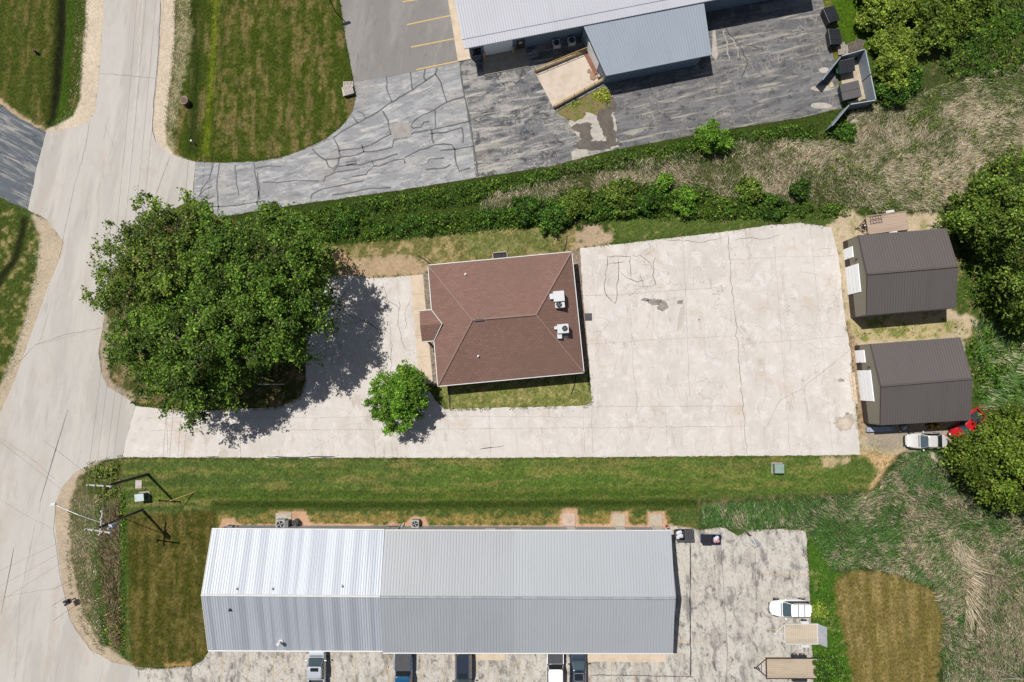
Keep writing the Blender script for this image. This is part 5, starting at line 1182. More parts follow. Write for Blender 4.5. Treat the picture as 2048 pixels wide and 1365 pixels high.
# ---- boulders
def rock(px, py, r, label, c, z=.0, name='boulder', cat='rock'):
    w = G(px, py); bm = bmesh.new(); bmesh.ops.create_icosphere(bm, subdivisions=3, radius=r); rr = random.Random(int(px)); ph = [Vector((rr.gauss(0, 1), rr.gauss(0, 1), rr.gauss(0, 1))).normalized() for _ in range(9)]
    for v in bm.verts:
        d = v.co.normalized(); k = 1+.12*sum(math.sin(d.dot(p)*4+i) for i, p in enumerate(ph))/2
        for p in ph[:5]: 
            if d.dot(p) > .72: k *= .72/d.dot(p)
        v.co = d*r*k; v.co.z *= .6
    me = bpy.data.meshes.new(name); bm.to_mesh(me); bm.free(); me.materials.append(layered('rock_'+str(int(px)), c, [(tuple(x*.7 for x in c[:3])+(1,), 2, (1, 1, 1), 0, .45, .6, .7)], .9))
    o = bpy.data.objects.new(name, me); COL.objects.link(o); o.location = (w.x, w.y, r*.25+z); tag(o, label, cat)
rock(1864, 914, .62, 'pale boulder in the tall green grass below the silver sedan', C(216, 196, 176))
rock(1708, 246, .42, 'pale rounded boulder in the weeds below the dumpster enclosure', C(196, 186, 170))
rock(1662, 171, .3, 'small pale chock stone at the enclosure gate', C(226, 206, 172))

# ---- utility poles, wires
def pole(base, top, label, arms, r=.17):
    b = G(*base); hp = 8.6; tp = G(top[0], top[1], hp)
    t = thing('utility_pole', label, 'utility pole', b, 0, 'utility poles at the road junction')
    m_ = MB(); m_.tube([b, tp], r, 12, r2=r*.72); m_.build('pole', wood_pole, t, True)
    for (dx, dy, ln, ang, hz) in arms:
        c = b.lerp(tp, hz/hp); c = Vector((c.x, c.y, hz)); m_ = MB(); m_.box((c.x+dx, c.y+dy, hz), (ln, .13, .14), ang); am = m_.build('crossarm', plain('weathered_arm', C(206, 200, 196), .8), t, True)
        for s in (-.92, -.35, .35, .92):
            x = c.x+dx+s*ln/2*math.cos(ang); y = c.y+dy+s*ln/2*math.sin(ang); m_ = MB(); m_.cyl((x, y), .06, hz+.07, hz+.3, 8, r2=.035); m_.cyl((x, y), .085, hz+.14, hz+.17, 8); m_.cyl((x, y), .08, hz+.22, hz+.25, 8)
            q = m_.build('insulator', white_metal, None); q.parent = am; q.location = -Vector(t.location)
    return t, b, tp
p1, b1, t1 = pole((296, 949), (209, 973), 'upper utility pole with a single level crossarm', [(-.55, .05, 2.6, -.06, 8.45)])
p2, b2, t2 = pole((285, 1020), (197, 1056), 'lower utility pole with transformer and crossed arms', [(-.1, -.35, 2.7, -.14, 8.4), (-.25, .3, 2.6, 1.5, 7.7)])
# transformer
c = b2.lerp(t2, 7.0/8.6); m_ = MB(); m_.cyl((c.x+.35, c.y-.25), .27, 6.2, 7.2, 16); m_.cyl((c.x+.35, c.y-.25), .29, 7.15, 7.22, 16); tr_ = m_.build('transformer', plain('transformer_grey', C(206, 210, 216), .4), p2, True)
m_ = MB()
for k in (-.12, .12): m_.cyl((c.x+.35+k, c.y-.25), .04, 7.2, 7.5, 8)
q = m_.build('bushing', white_metal, None); q.parent = tr_; q.location = -Vector(p2.location)
# street light
lp = G(107, 1009, 7.6); c = b2.lerp(t2, 7.2/8.6); c = Vector((c.x, c.y, 7.2)); m_ = MB(); m_.tube([c, c.lerp(lp, .5)+Vector((0, 0, .25)), lp], .045, 8); arm = m_.build('lamp_arm', steel, p2, True)
m_ = MB(); m_.box((lp.x, lp.y, lp.z), (.55, .32, .16), .3); m_.box((lp.x+.2, lp.y, lp.z+.1), (.14, .14, .1), .3); q = m_.build('lamp_head', white_metal, None, bevel=.03); q.parent = arm; q.location = -Vector(p2.location)
# guy wire with yellow guard
def wire(a, b, label, r=.014, sag=0.0, mat_=None, group='overhead wires at the road junction', n=14):
    m_ = MB(); pts = [a.lerp(b, k/n)-Vector((0, 0, sag*4*(k/n)*(1-k/n))) for k in range(n+1)]; m_.tube(pts, r, 5)
    return tag(m_.build('wire', mat_ or wirem), label, 'wire', group)
wirem = plain('aluminium_wire', C(176, 172, 160), .5, .2)
gend = G(388, 985); ga = b2.lerp(t2, .8)
t = thing('guy_wire', 'slanting guy wire with a yellow guard anchored in the lawn', 'guy wire', gend)
m_ = MB(); m_.tube([ga, gend], .016, 5); m_.build('strand', wirem, t, True)
m_ = MB(); m_.tube([gend.lerp(ga, .005), gend.lerp(ga, .30)], .05, 8); m_.build('guard', yellow, t, True)
offs = (-1.2, -.45, .45, 1.15)
for k, s in enumerate(offs):
    ordn = ('leftmost', 'second from left', 'third from left', 'rightmost')[k]
    a1 = Vector((t1.x-.55+s, t1.y, 8.7)); a2 = Vector((t2.x-.1+s, t2.y-.35, 8.7)); n_ = a1+Vector((4.8+s*.3, 68, .3))
    wire(a2, a1, ordn+' overhead wire strung between the two utility poles', sag=.12)
    wire(a1, n_, ordn+' overhead wire running from the upper pole over the road to the top', sag=1.0)
wire(Vector((t2.x-1.3, t2.y-.2, 8.65)), G(-60, 1170, 8.3), 'upper wire crossing the road to the lower left from the lower pole', sag=.5)
wire(Vector((t2.x-.4, t2.y-.6, 8.65)), G(-60, 1205, 8.3), 'middle wire crossing the road to the lower left from the lower pole', sag=.5)
wire(Vector((t2.x+.5, t2.y-.8, 8.65)), G(-60, 1240, 8.3), 'lower wire crossing the road to the lower left from the lower pole', sag=.5)
wire(Vector((t2.x, t2.y, 7.6)), G(-60, 840, 7.4), 'single wire crossing the road to the upper left from the lower pole', sag=.4)

# ---- ground boxes, mailboxes, small things
def gbox(px, py, sx, sy, h, label, cc, rz=0, lidc=None, name='transformer_box'):
    w = G(px, py, h/2); t = thing(name, label, 'utility box', (w.x, w.y, 0), rz)
    m_ = MB(); m_.box((0, 0, h/2), (sx, sy, h)); m_.build('cabinet', plain('cabinet_'+str(px), cc, .5), t, bevel=.03)
    m_ = MB(); m_.box((0, 0, h+.02), (sx+.08, sy+.08, .05)); m_.build('lid', plain('lid_'+str(px), lidc or cc, .5), t, bevel=.01)
    m_ = MB(); m_.box((0, 0, .03), (sx+.3, sy+.3, .06)); m_.build('base', plain('box_base', C(180, 172, 160), .9), t)
gbox(1556, 937, 1.0, .95, .75, 'pale green transformer box on the lawn right of centre', C(120, 140, 122), 0, C(150, 176, 164))
gbox(284, 994, .95, .75, 1.1, 'green utility box with pale lid beside the upper utility pole', C(60, 96, 76), .1, C(206, 222, 224))
w = G(278, 969); m_ = MB(); m_.box((0, 0, .05), (.75, .95, .1)); o = m_.build('handhole_cover', plain('handhole', C(206, 198, 188), .9), bevel=.03); o.location = (w.x, w.y, 0); tag(o, 'pale rectangular ground cover above the green utility box', 'ground cover')
w = G(150, 1197); t = thing('mailbox_stand', 'pair of black mailboxes on a post beside the road', 'mailbox', (w.x, w.y, 0), .45)
m_ = MB(); m_.box((0, 0, .5), (.12, .12, 1.0)); m_.box((-.1, 0, 1.0), (.7, .5, .06)); m_.build('post', dark_steel, t)
for y in (-.17, .17):
    m_ = MB(); vs = []
    prof = [(-.13, 0), (.13, 0), (.13, .14), (.1, .22), (0, .27), (-.1, .22), (-.13, .14)]
    m_.loft([[(x, y+p, 1.04+z) for p, z in prof] for x in (-.5, .08)]); mbx = m_.build('mailbox', liner, t)
    m_ = MB(); m_.box((-.3, y+.14, 1.25), (.03, .02, .14)); m_.build('flag', plain('flag_red', (.4, .03, .02, 1), .5), mbx)
w = G(371, 204, .4); t = thing('planter_barrel', 'round rusty brown barrel standing in the grass beside the road', 'barrel', (w.x, w.y, 0))
m_ = MB(); rings = [[(r_*math.cos(a), r_*math.sin(a), z) for a in [2*PI*i/20 for i in range(20)]] for r_, z in ((.4, 0), (.47, .35), (.42, .8))]
m_.loft(rings); m_.build('barrel', plain('rusty_barrel', C(112, 84, 76), .8), t)
m_ = MB(); m_.ring((0, 0, .8), .42, .04, 20); m_.build('rim', plain('pale_rim', C(206, 186, 168), .7), t)
w = G(388, 286); t = thing('marker_post', 'tiny white marker post on the lawn near the north driveway', 'marker post', (w.x, w.y, 0))
m_ = MB(); m_.cyl((0, 0), .06, 0, .7, 8); m_.build('post', white_trim, t); m_ = MB(); m_.cyl((0, 0), .1, .7, .78, 10); m_.build('cap', white_trim, t)
w = G(70, 103, .4); t = thing('fire_hydrant', 'small dark red hydrant on the grass west of the road', 'hydrant', (w.x, w.y, 0))
hyd = plain('hydrant_red', C(110, 30, 44), .5)
m_ = MB(); m_.cyl((0, 0), .13, 0, .6, 12); m_.cyl((0, 0), .18, 0, .08, 12); m_.cyl((0, 0), .16, .58, .66, 12); m_.cyl((0, 0), .12, .66, .8, 12, r2=.05); m_.build('barrel', hyd, t)
for s in (-1, 1): m_ = MB(); m_.tube([(s*.1, 0, .45), (s*.26, 0, .45)], .07, 10); m_.build('nozzle', hyd, t)
# street sign at top
b = G(672, 26); tp = G(655, 2, 4.2); t = thing('sign_post', 'dark slender sign post at the top edge beside the north lot', 'sign post', b)
m_ = MB(); m_.tube([b, Vector((b.x+.05, b.y, 3.9))], .06, 8); m_.build('post', dark_steel, t, True)
m_ = MB(); m_.box((b.x+.05, b.y, 3.6), (.9, .06, .7), .4); m_.build('sign_panel', white_trim, t, True)
# ground sign on the island
a = G(519, 769, 1.0); b = G(566, 769, 1.0); t = thing('ground_sign', 'slim pale sign on posts in the shaded grass under the big trees', 'sign', (a.x, a.y, 0))
m_ = MB(); m_.box(((a.x+b.x)/2, a.y, 1.0), ((b-a).length, .07, 1.1)); m_.build('sign_panel', plain('sign_pale', C(214, 220, 226), .5), t, True)
for k in (.08, .92): q = a.lerp(b, k); m_ = MB(); m_.box((q.x, q.y, .65), (.12, .12, 1.7)); m_.build('post', white_trim, t, True)
# debris at the top of the south lot
t0 = G(1492, 1065); m_ = MB(); m_.box((0, 0, .12), (1.15, .2, .12), -.72); m_.box((.2, -.1, .22), (.9, .12, .06), -.66); o = m_.build('timber_post', wood_pole); o.location = (t0.x, t0.y, 0); tag(o, 'weathered timber post lying at the top edge of the south lot', 'timber')
t0 = G(1509, 1083); t = thing('broken_sign', 'bent grey metal sheet lying beside the timber post in the south lot', 'metal sheet', (t0.x, t0.y, 0), -.7)
m_ = MB(); m_.slab([Vector((-.45, -.2, .12)), Vector((.55, -.3, .3)), Vector((.6, .28, .34)), Vector((-.4, .22, .1))], .03); m_.build('sheet', plain('bent_sheet', C(136, 140, 146), .5), t)
m_ = MB(); m_.tube([(-.95, .2, .1), (-.2, 0, .25), (.4, -.3, .3)], .05, 8); m_.build('bracket', white_trim, t)
w = G(1326, 1052); t = thing('gas_meter', 'small red and white gas meter at the right end behind the grey roof', 'gas meter', (w.x+.35, w.y+.05, 0))
m_ = MB(); m_.box((0, 0, .5), (.3, .25, .35)); m_.build('meter', plain('meter_red', C(150, 70, 70), .5), t, bevel=.03); m_ = MB(); m_.tube([(.15, 0, 0), (.15, 0, .9), (-.1, -.1, .9)], .03, 6); m_.build('pipe', white_trim, t)
# down pipes lying on the brown earth, S building
m_ = MB(); a = G(808, 1046); m_.tube([(a.x, a.y, .1), (a.x-.35, a.y-.55, .9)], .07, 8); o = tag(m_.build('downspout', white_trim), 'white slanting downspout where the two roof halves of the long building meet', 'downspout')
m_ = MB(); a = G(1300, 1046); m_.tube([(a.x, a.y, .1), (a.x+.1, a.y-.5, 2.6)], .06, 8); o = tag(m_.build('downspout', white_trim), 'white downspout between the right two mossy pads of the long building', 'downspout')

# ------------------------------------------------------------ VEGETATION
leaf_m = attrmat('leaf', .55, .28, 3, .25, k=1.1); grass_m = attrmat('grass_blade', .7, .2, 2, .2)
bark = layered('bark', C(112, 100, 86), [(C(66, 58, 50), 3, (1, 1, 5), 0, .45, .6, .8)], .95)
palebark = layered('pale_bark', C(178, 168, 152), [(C(100, 90, 80), 3, (1, 1, 5), 0, .5, .6, .7)], .9)
LV = {'dark': ([C(84, 118, 36), C(116, 152, 50), C(56, 84, 26), C(150, 172, 72)], [4, 3, 2, 1]),
      'mid': ([C(94, 122, 38), C(128, 150, 54), C(66, 96, 32), C(158, 180, 86)], [4, 3, 2, 1]),
      'bright': ([C(96, 144, 34), C(130, 174, 52), C(66, 108, 26), C(164, 194, 88)], [4, 3, 2, 1]),
      'lime': ([C(140, 164, 56), C(168, 186, 80), C(104, 130, 40), C(84, 112, 34)], [4, 3, 2, 1]),
      'olive': ([C(100, 126, 36), C(130, 152, 52), C(72, 98, 28), C(150, 166, 74)], [4, 3, 2, 1]),
      'hedge': ([C(66, 106, 30), C(96, 136, 40), C(42, 74, 22), C(124, 156, 62)], [4, 3, 3, 1])}
def crown_pts(outline, hb, ht, ncl, crad, edge=110.0, flat=.55, dome=.75, lobe=0.0):
    x, y = sample_poly(outline, ncl*4); d = polysd(x, y, outline); R = RNG.uniform(.6, 1.3, len(x))*crad
    dm = max(d.max(), 1); lc = np.zeros(len(x), int); keep = (d > R*7) & (RNG.uniform(0, 1, len(x)) < np.clip(.42+d/60, 0, 1)); drop = 0
    if lobe:                                                    # limbs end in domed lobes with dark gaps between
        lx, ly = [], []
        for _ in range(4000):
            k = RNG.integers(0, len(x)); q = (x[k], y[k])
            if d[k] > lobe*6 and all((q[0]-u)**2+(q[1]-v)**2 > (lobe*17.3*1.12)**2*RNG.uniform(.5, 1.3) for u, v in zip(lx, ly)): lx.append(q[0]); ly.append(q[1])
        lx, ly = np.array(lx), np.array(ly); D2 = (x[:, None]-lx)**2+(y[:, None]-ly)**2; lc = D2.argmin(1); rr = np.sqrt(D2.min(1))/(lobe*17.3)
        keep &= RNG.uniform(0, 1, len(x)) < np.clip(1.75-rr*1.45, .05, 1); lh = RNG.uniform(-.18, .16, len(lx))[lc]*(ht-hb); drop = -lh+np.clip(rr, 0, 1.3)**2*lobe*2.3
    h = hb+(ht-hb)*(np.clip(d/min(edge, dm), 0, 1)**dome)*RNG.uniform(.9, 1.04, len(x))-drop
    x, y, h, R, lc = x[keep][:ncl], y[keep][:ncl], np.maximum(h[keep][:ncl], hb*.5), R[keep][:ncl], lc[keep][:ncl]
    return Gv(x, y, h), R, lc, np.clip(1-polysd(x, y, outline)/38., 0, 1)
def crown(outline, hb, ht, ncl, crad, per, size, pal, parent, name='crown', edge=110, under=.5, flat=.6, dome=.6, clumpvar=.14, twigs=6, lobe=0.0):
    """every clump is a spray of leafy twigs reaching outward"""
    Cc, R, lc, eg = crown_pts(outline, hb, ht, ncl, crad, edge, dome=dome, lobe=lobe)
    if under:
        k = int(len(Cc)*under); ins = RNG.choice(len(Cc), k); C2 = Cc[ins].copy(); C2[:, 2] = np.maximum(hb*.6, C2[:, 2]-RNG.uniform(1, 3, k)*(ht/8)); Cc2 = np.concatenate([Cc, C2]); R2 = np.concatenate([R, R[ins]*1.05]); lc2 = np.concatenate([lc, lc[ins]]); eg2 = np.concatenate([eg, eg[ins]])
    else: Cc2, R2, lc2, eg2 = Cc, R, lc, eg
    m = len(Cc2)*twigs; ti = np.repeat(np.arange(len(Cc2)), twigs)
    cen = Cc2.mean(0); out = Cc2[ti]-cen; out[:, 2] = .15*np.abs(out[:, 2]); out = nrmz(out)
    D_ = nrmz(out*.75+RNG.normal(size=(m, 3))*np.array([.75, .75, .4])+np.array([0, 0, .12]))
    big = 1.0 if lobe > 1 else 0.0
    Ln = R2[ti]*RNG.uniform(.7, 1.5, m)*(1+.8*big*eg2[ti]); tv = RNG.normal(size=m)*.12; cv = RNG.normal(size=len(Cc2))*clumpvar+(RNG.normal(size=lc.max()+1)*.2)[lc2]
    q = max(4, per//twigs); n = m*q; li = np.repeat(np.arange(m), q); s = RNG.uniform(0.02, 1, n)
    wd = (.10+.26*np.sin(np.pi*np.clip(s, 0, 1)**.8))*R2[ti[li]]*(1-.35*big*eg2[ti[li]])
    P = Cc2[ti[li]]+D_[li]*(s*Ln[li])[:, None]+RNG.normal(size=(n, 3))*wd[:, None]*np.array([1, 1, .6]); P[:, 2] -= s*s*.25*Ln[li]
    N = nrmz(np.array([0, 0, .9])+RNG.normal(size=(n, 3))*.55+D_[li]*.25)
    col = colmix(n, pal[0], pal[1])*(1+cv[ti[li]]+tv[li])[:, None].clip(.5, 1.7)
    V, F, Cl = leaf_geo(P, N, size*RNG.uniform(.55, 1.25, n), col)
    return npmesh(name, V, F, Cl, leaf_m, parent), Cc
def tree(name, label, cat, base, outline, hb, ht, ncl, crad, per, size, pal, trunk_r=.3, limbs=26, group=None, edge=110, under=.5, flat=.6, dome=.6, bk=None, nm='crown', lobe=0.0):
    b = G(*base); t = thing(name, label, cat, b, 0, group)
    cr, Cc = crown(outline, hb, ht, ncl, crad, per, size, LV[pal], t, nm, edge, under, flat, dome, lobe=lobe)
    cr.location = -Vector(t.location)
    if trunk_r:
        hh = ht*.62; topc = Cc[:, :2].mean(0); tt = Vector((b.x*.6+topc[0]*.4, b.y*.6+topc[1]*.4, hh))
        m_ = MB(); mid = b.lerp(tt, .5)+Vector((.2, -.1, 0)); m_.tube([b, b.lerp(mid, .1), mid, tt], trunk_r, 10, r2=trunk_r*.45); m_.build('trunk', bk or bark, t, True)
        m_ = MB(); ncl = len(Cc); sel = RNG.choice(ncl, min(limbs, ncl), replace=False)
        for i in sel:
            e_ = Vector(Cc[i]); f = RNG.uniform(.35, .95); s_ = b.lerp(tt, f); 
            if e_.z < s_.z: s_ = b.lerp(tt, .35)
            md = s_.lerp(e_, .5)+Vector((0, 0, .08*(e_-s_).length)); m_.tube([s_, md, e_], trunk_r*.3, 5, r2=.025)
            for _ in range(3):
                j = int(RNG.integers(0, ncl)); q = Vector(Cc[j])
                dd = np.linalg.norm(Cc[:ncl]-Cc[i], axis=1); nb = np.argsort(dd)[1:9]; q = Vector(Cc[int(RNG.choice(nb))]); m_.tube([md.lerp(e_, .6), q], .045, 4, r2=.018)
        m_.build('branches', bk or bark, t, True)
    return t
TW = [(165, 603), (172, 580), (178, 556), (196, 545), (198, 525), (215, 520), (190, 500), (196, 484), (222, 470), (240, 476), (212, 455), (216, 440), (246, 436), (266, 446), (262, 420), (268, 395), (290, 384), (310, 398), (330, 394), (340, 412), (346, 436), (356, 430), (354, 400), (366, 388), (366, 376), (384, 380), (392, 398), (412, 414), (418, 450), (430, 500), (420, 560), (380, 625), (300, 655), (262, 630), (232, 610), (215, 622), (192, 612)]
TN = [(398, 440), (410, 405), (440, 440), (470, 436), (500, 428), (522, 424), (528, 406), (550, 416), (566, 436), (600, 432), (618, 452), (640, 478), (655, 500), (648, 520), (676, 540), (640, 560), (650, 585), (636, 610), (655, 650), (632, 662), (612, 690), (560, 700), (480, 660), (400, 610), (385, 510)]
TS = [(206, 650), (232, 628), (300, 596), (400, 560), (490, 600), (545, 640), (600, 680), (612, 715), (590, 738), (560, 730), (530, 745), (540, 760), (505, 752), (490, 780), (484, 800), (488, 824), (468, 818), (446, 806), (415, 818), (400, 846), (380, 852), (352, 828), (322, 832), (300, 800), (275, 790), (262, 760), (232, 742), (205, 715), (214, 690), (198, 678)]
tree('deciduous_tree', 'big tree with lobed leafy limbs reaching left over the road', 'tree', (378, 560), TW, 6, 11.5, 260, .7, 84, .145, 'mid', .35, 60, 'big trees on the corner island', 110, .2, lobe=1.5)
tree('deciduous_tree', 'big dense dark tree beside the north driveway and its ditch', 'tree', (505, 590), TN, 10, 15, 370, .75, 84, .145, 'dark', .38, 60, 'big trees on the corner island', 140, .4, lobe=1.7)
tree('deciduous_tree', 'big tree at the bottom of the corner island, over the drive', 'tree', (420, 700), TS, 7, 13.5, 440, .75, 84, .145, 'dark', .38, 70, 'big trees on the corner island', 140, .3, bk=palebark, lobe=1.7)
ST = [(724, 792), (738, 778), (740, 758), (760, 745), (776, 742), (800, 728), (818, 724), (822, 742), (840, 750), (852, 770), (846, 790), (850, 810), (832, 836), (812, 848), (800, 866), (780, 862), (768, 868), (756, 846), (740, 838), (742, 818), (728, 808)]
tree('young_tree', 'small bright green tree in front of the brown building', 'tree', (810, 785), [(x+5, y) for x, y in ST], 3.2, 6.0, 230, .45, 90, .11, 'bright', .13, 24, None, 55, .2, lobe=.6)
E1 = [(1890, 430), (1920, 392), (1950, 350), (1985, 340), (2010, 318), (2048, 300), (2150, 290), (2180, 640), (2060, 668), (2020, 640), (2005, 600), (1985, 575), (1988, 530), (1960, 500), (1938, 478), (1905, 462)]
tree('deciduous_tree', 'large dark green tree at the right edge behind the upper shed', 'tree', (1990, 510), E1, 3, 9.5, 460, .85, 100, .16, 'mid', .35, 20, 'trees at the right edge', 150, .25, lobe=1.5)
E2 = [(1914, 905), (1926, 884), (1950, 872), (1972, 846), (2002, 828), (2048, 812), (2150, 820), (2150, 1015), (2048, 1018), (2010, 1012), (1975, 995), (1945, 965), (1922, 945), (1912, 910)]
tree('deciduous_tree', 'large olive green tree at the right edge beside the silver sedan', 'tree', (1970, 905), E2, 3, 8.5, 400, .8, 100, .15, 'olive', .3, 20, 'trees at the right edge', 120, .25, lobe=1.4)
# shrubs at the top right
for k, (ol, ht, pal, lab) in enumerate([
    ([(1712, -40), (1720, 20), (1716, 50), (1740, 70), (1790, 60), (1830, 30), (1850, -40)], 3.2, 'lime', 'pale lime green shrub at the top, left of the shrub mass'),
    ([(1738, 62), (1752, 95), (1745, 130), (1768, 180), (1800, 186), (1826, 160), (1836, 110), (1820, 60), (1780, 50)], 3.0, 'lime', 'pale lime green shrub beside the dumpster enclosure'),
    ([(1820, -40), (1830, 40), (1825, 80), (1860, 110), (1905, 92), (1950, 55), (1985, 10), (1990, -40)], 3.0, 'olive', 'olive green shrub at the top, right of the shrub mass'),
    ([(1752, 172), (1762, 205), (1800, 218), (1826, 196), (1850, 150), (1830, 130)], 2.0, 'hedge', 'darker low shrub below the lime shrubs by the enclosure')]):
    cx = sum(q[0] for q in ol)/len(ol); cy = sum(q[1] for q in ol)/len(ol)
    tree('shrub', lab, 'shrub', (1024+(cx-1024)*.98, 755+(cy-755)*.98), ol, .9, ht, int(parea(ol)/60), .6, 84, .15, pal, .06, 10, 'shrubs at the top right', 50, .1, nm='foliage', lobe=.8)
BU = [((1426, 275), 34, 2.9, 'bright', 'round bright green bush at the bottom edge of the truck court'),
      ((1108, 432), 34, 1.8, 'hedge', 'wide green bush in the ditch just above the grass behind the brown roof'),
      ((1150, 408), 32, 2.0, 'mid', 'yellowish green bush in the ditch above the bare earth patch'),
      ((1052, 420), 30, 1.6, 'hedge', 'green bush in the ditch above the middle of the brown roof'),
      ((1242, 392), 38, 2.2, 'mid', 'largest bush in the middle of the ditch above the rear lot'),
      ((1300, 402), 28, 1.8, 'hedge', 'dark bush right of the largest ditch bush'),
      ((1372, 400), 25, 2.0, 'bright', 'vivid green bush in the ditch right of the dark bush'),
      ((1328, 362), 16, 1.5, 'bright', 'small vivid bush in the brown weeds, alone above the ditch bushes'),
      ((1502, 378), 26, 1.8, 'mid', 'green bush in the dry reeds above the rear lot'),
      ((1600, 378), 20, 1.5, 'hedge', 'dark green bush among the pale reeds left of the brown trailer'),
      ((1548, 412), 24, 1.3, 'hedge', 'low green bush at the weedy edge above the rear lot'),
      ((1640, 1222), 15, .9, 'lime', 'low yellow green weed clump beside the white crossover'),
      ((1655, 1340), 30, 1.6, 'hedge', 'green bush at the bottom beside the long black trailer'),
      ((1988, 985), 26, 1.6, 'olive', 'olive bush at the foot of the right hand tree'),
      ((1906, 905), 12, 1.0, 'bright', 'small vivid weed clump at the tail of the silver sedan'),
      ((540, 432), 26, 2.0, 'mid', 'green bush between the big dark tree and the north driveway'),
      ((690, 448), 24, 1.1, 'hedge', 'low leafy bush in the left part of the ditch'),
      ((1695, 205+60), 20, 1.0, 'hedge', 'low dark green bush below the enclosure gate')]
for (c, r, ht, pal, lab) in BU:
    rr = random.Random(int(c[0])); ol = []
    for i in range(18):
        a = 2*PI*i/18; k = r*(1+rr.uniform(-.16, .16)+.1*math.sin(3*a+c[0])); ol.append((c[0]+k*math.cos(a), c[1]+k*math.sin(a)*.95))
    tree('bush', lab, 'bush', (1024+(c[0]-1024)*.985, 755+(c[1]-755)*.985), ol, .45, ht, max(16, int(r*r/14)), .42, 78, .12, pal, .04, 6, None, r*.8, .1, nm='foliage', lobe=.5 if r > 20 else 0)

# ---- ground cover (uncountable)
def foliage_patch(name, polys, dens, size, pal, hmax, seed, nz=.35, leafy=True, thresh=.0):
    A = []
    for poly in polys:
        ar = parea(poly)/(17.3**2); x, y = sample_poly(poly, int(ar*dens)); d = polysd(x, y, poly)
        w = Gv(x, y, x*0); f = fbm(w[:, 0]*.5, w[:, 1]*.5, seed, 3); keep = (f > thresh+RNG.uniform(-.08, .08, len(x))) & (d+RNG.normal(size=len(x))*6 > 2)
        w = w[keep]; f = f[keep]; d = d[keep]; f2 = fbm(w[:, 0]*1.1, w[:, 1]*1.1, seed+5, 3)
        w[:, 2] = hmax*1.3*np.clip((f2-.34)*3.2, .05, 1)*np.clip(d/12, .25, 1)*RNG.uniform(.5, 1, len(w)); A.append(np.concatenate([w, f2[:, None], f[:, None]], 1))
    A = np.concatenate(A); n = len(A); P = A[:, :3]
    N = nrmz(np.array([0, 0, .8])+RNG.normal(size=(n, 3))*.55); f4 = sm(fbm(P[:, 0]*.45, P[:, 1]*.45, seed+11, 3), .42, .6)[:, None]
    col = colmix(n, LV[pal][0], LV[pal][1])*(.62+.85*A[:, 3:4])*(1+f4*np.array([.45, .2, .1]))
    V, F, Cl = leaf_geo(P, N, size*RNG.uniform(.6, 1.3, n), col)
    return npmesh(name, V, F, Cl, leaf_m, kind='stuff')
def reeds(name, poly, dens, L, Wd, cols, wts, flow, seed, hz=.35, patch=None, field=None, spread=.35):
    ar = parea(poly)/(17.3**2); x, y = sample_poly(poly, int(ar*dens)); d = polysd(x, y, poly)
    keep = d+RNG.normal(size=len(x))*7 > 1; w = Gv(x, y, x*0)[keep]; xx, yy = x[keep], y[keep]
    ang = flow+(fbm(w[:, 0]*.14, w[:, 1]*.14, seed, 3)-.5)*5.0+RNG.normal(size=len(w))*spread
    if field is not None: ang = field(xx, yy)+(fbm(w[:, 0]*.2, w[:, 1]*.2, seed, 3)-.5)*2.2+RNG.normal(size=len(w))*spread
    el = RNG.uniform(.1, 1.1, len(w)); D_ = np.stack([np.cos(ang)*np.cos(el), np.sin(ang)*np.cos(el), np.sin(el)], 1)
    f = fbm(w[:, 0]*.35, w[:, 1]*.35, seed+3, 4); g = fbm(w[:, 0]*1.2, w[:, 1]*1.2, seed+8, 3)
    w[:, 2] = RNG.uniform(0, hz, len(w))*g*1.5
    cd = colmix(len(w), cols[0], [1]*len(cols[0])); cg = colmix(len(w), cols[1], [1]*len(cols[1]))
    pr = wts if patch is None else patch(xx, yy)
    pick = (f*.55+g*.45+RNG.normal(size=len(w))*.13 > 1-pr)[:, None]; col = np.where(pick, cd, cg)*1.45
    V, F, Cl = blade_geo(w, D_, L*RNG.uniform(.5, 1.25, len(w)), Wd*RNG.uniform(.6, 1.4, len(w)), col)
    return npmesh(name, V, F, Cl, grass_m, kind='stuff')
STRAW = [C(226, 214, 188), C(200, 186, 158), C(160, 144, 120), C(212, 196, 170)]
GRN = [C(104, 146, 72), C(80, 124, 76), C(126, 164, 80), C(74, 110, 58)]
OLV = [C(104, 120, 62), C(84, 104, 54), C(124, 134, 78), C(70, 84, 44)]
foliage_patch('ditch_weeds', [[(560, 440), (700, 400), (960, 362), (1180, 318), (1240, 330), (1180, 352), (1000, 395), (960, 410), (700, 440), (560, 470)],
    [(600, 440), (760, 430), (900, 425), (1010, 410), (1080, 420), (1080, 455), (960, 468), (800, 480), (640, 492), (600, 490)]], 60, .13, 'hedge', .9, 21, thresh=.2)
foliage_patch('ditch_weeds', [[(1180, 312), (1250, 300), (1400, 275), (1470, 262), (1700, 238), (1720, 268), (1600, 290), (1480, 290), (1400, 330), (1250, 345), (1180, 350)],
    [(960, 408), (1100, 388), (1240, 362), (1400, 362), (1450, 400), (1300, 436), (1100, 462), (960, 446)], [(1190, 420), (1300, 400), (1440, 395), (1700, 405), (1710, 432), (1640, 440), (1500, 440), (1400, 448), (1230, 440)]], 55, .13, 'hedge', 1.1, 22, thresh=.3)
foliage_patch('bank_weeds', [[(1880, 440), (1910, 450), (1945, 500), (1975, 560), (2010, 620), (2048, 650), (2100, 700), (2100, 800), (1950, 800), (1930, 690), (1960, 640), (1925, 600), (1922, 520)]], 60, .14, 'hedge', 1.0, 23, thresh=.36)
foliage_patch('brush', [[(1740, 215), (1900, 165), (2110, 110), (2110, 320), (1960, 352), (1900, 425), (1740, 425), (1500, 300), (1700, 270)]], 38, .11, 'dark', .7, 44, thresh=.55)
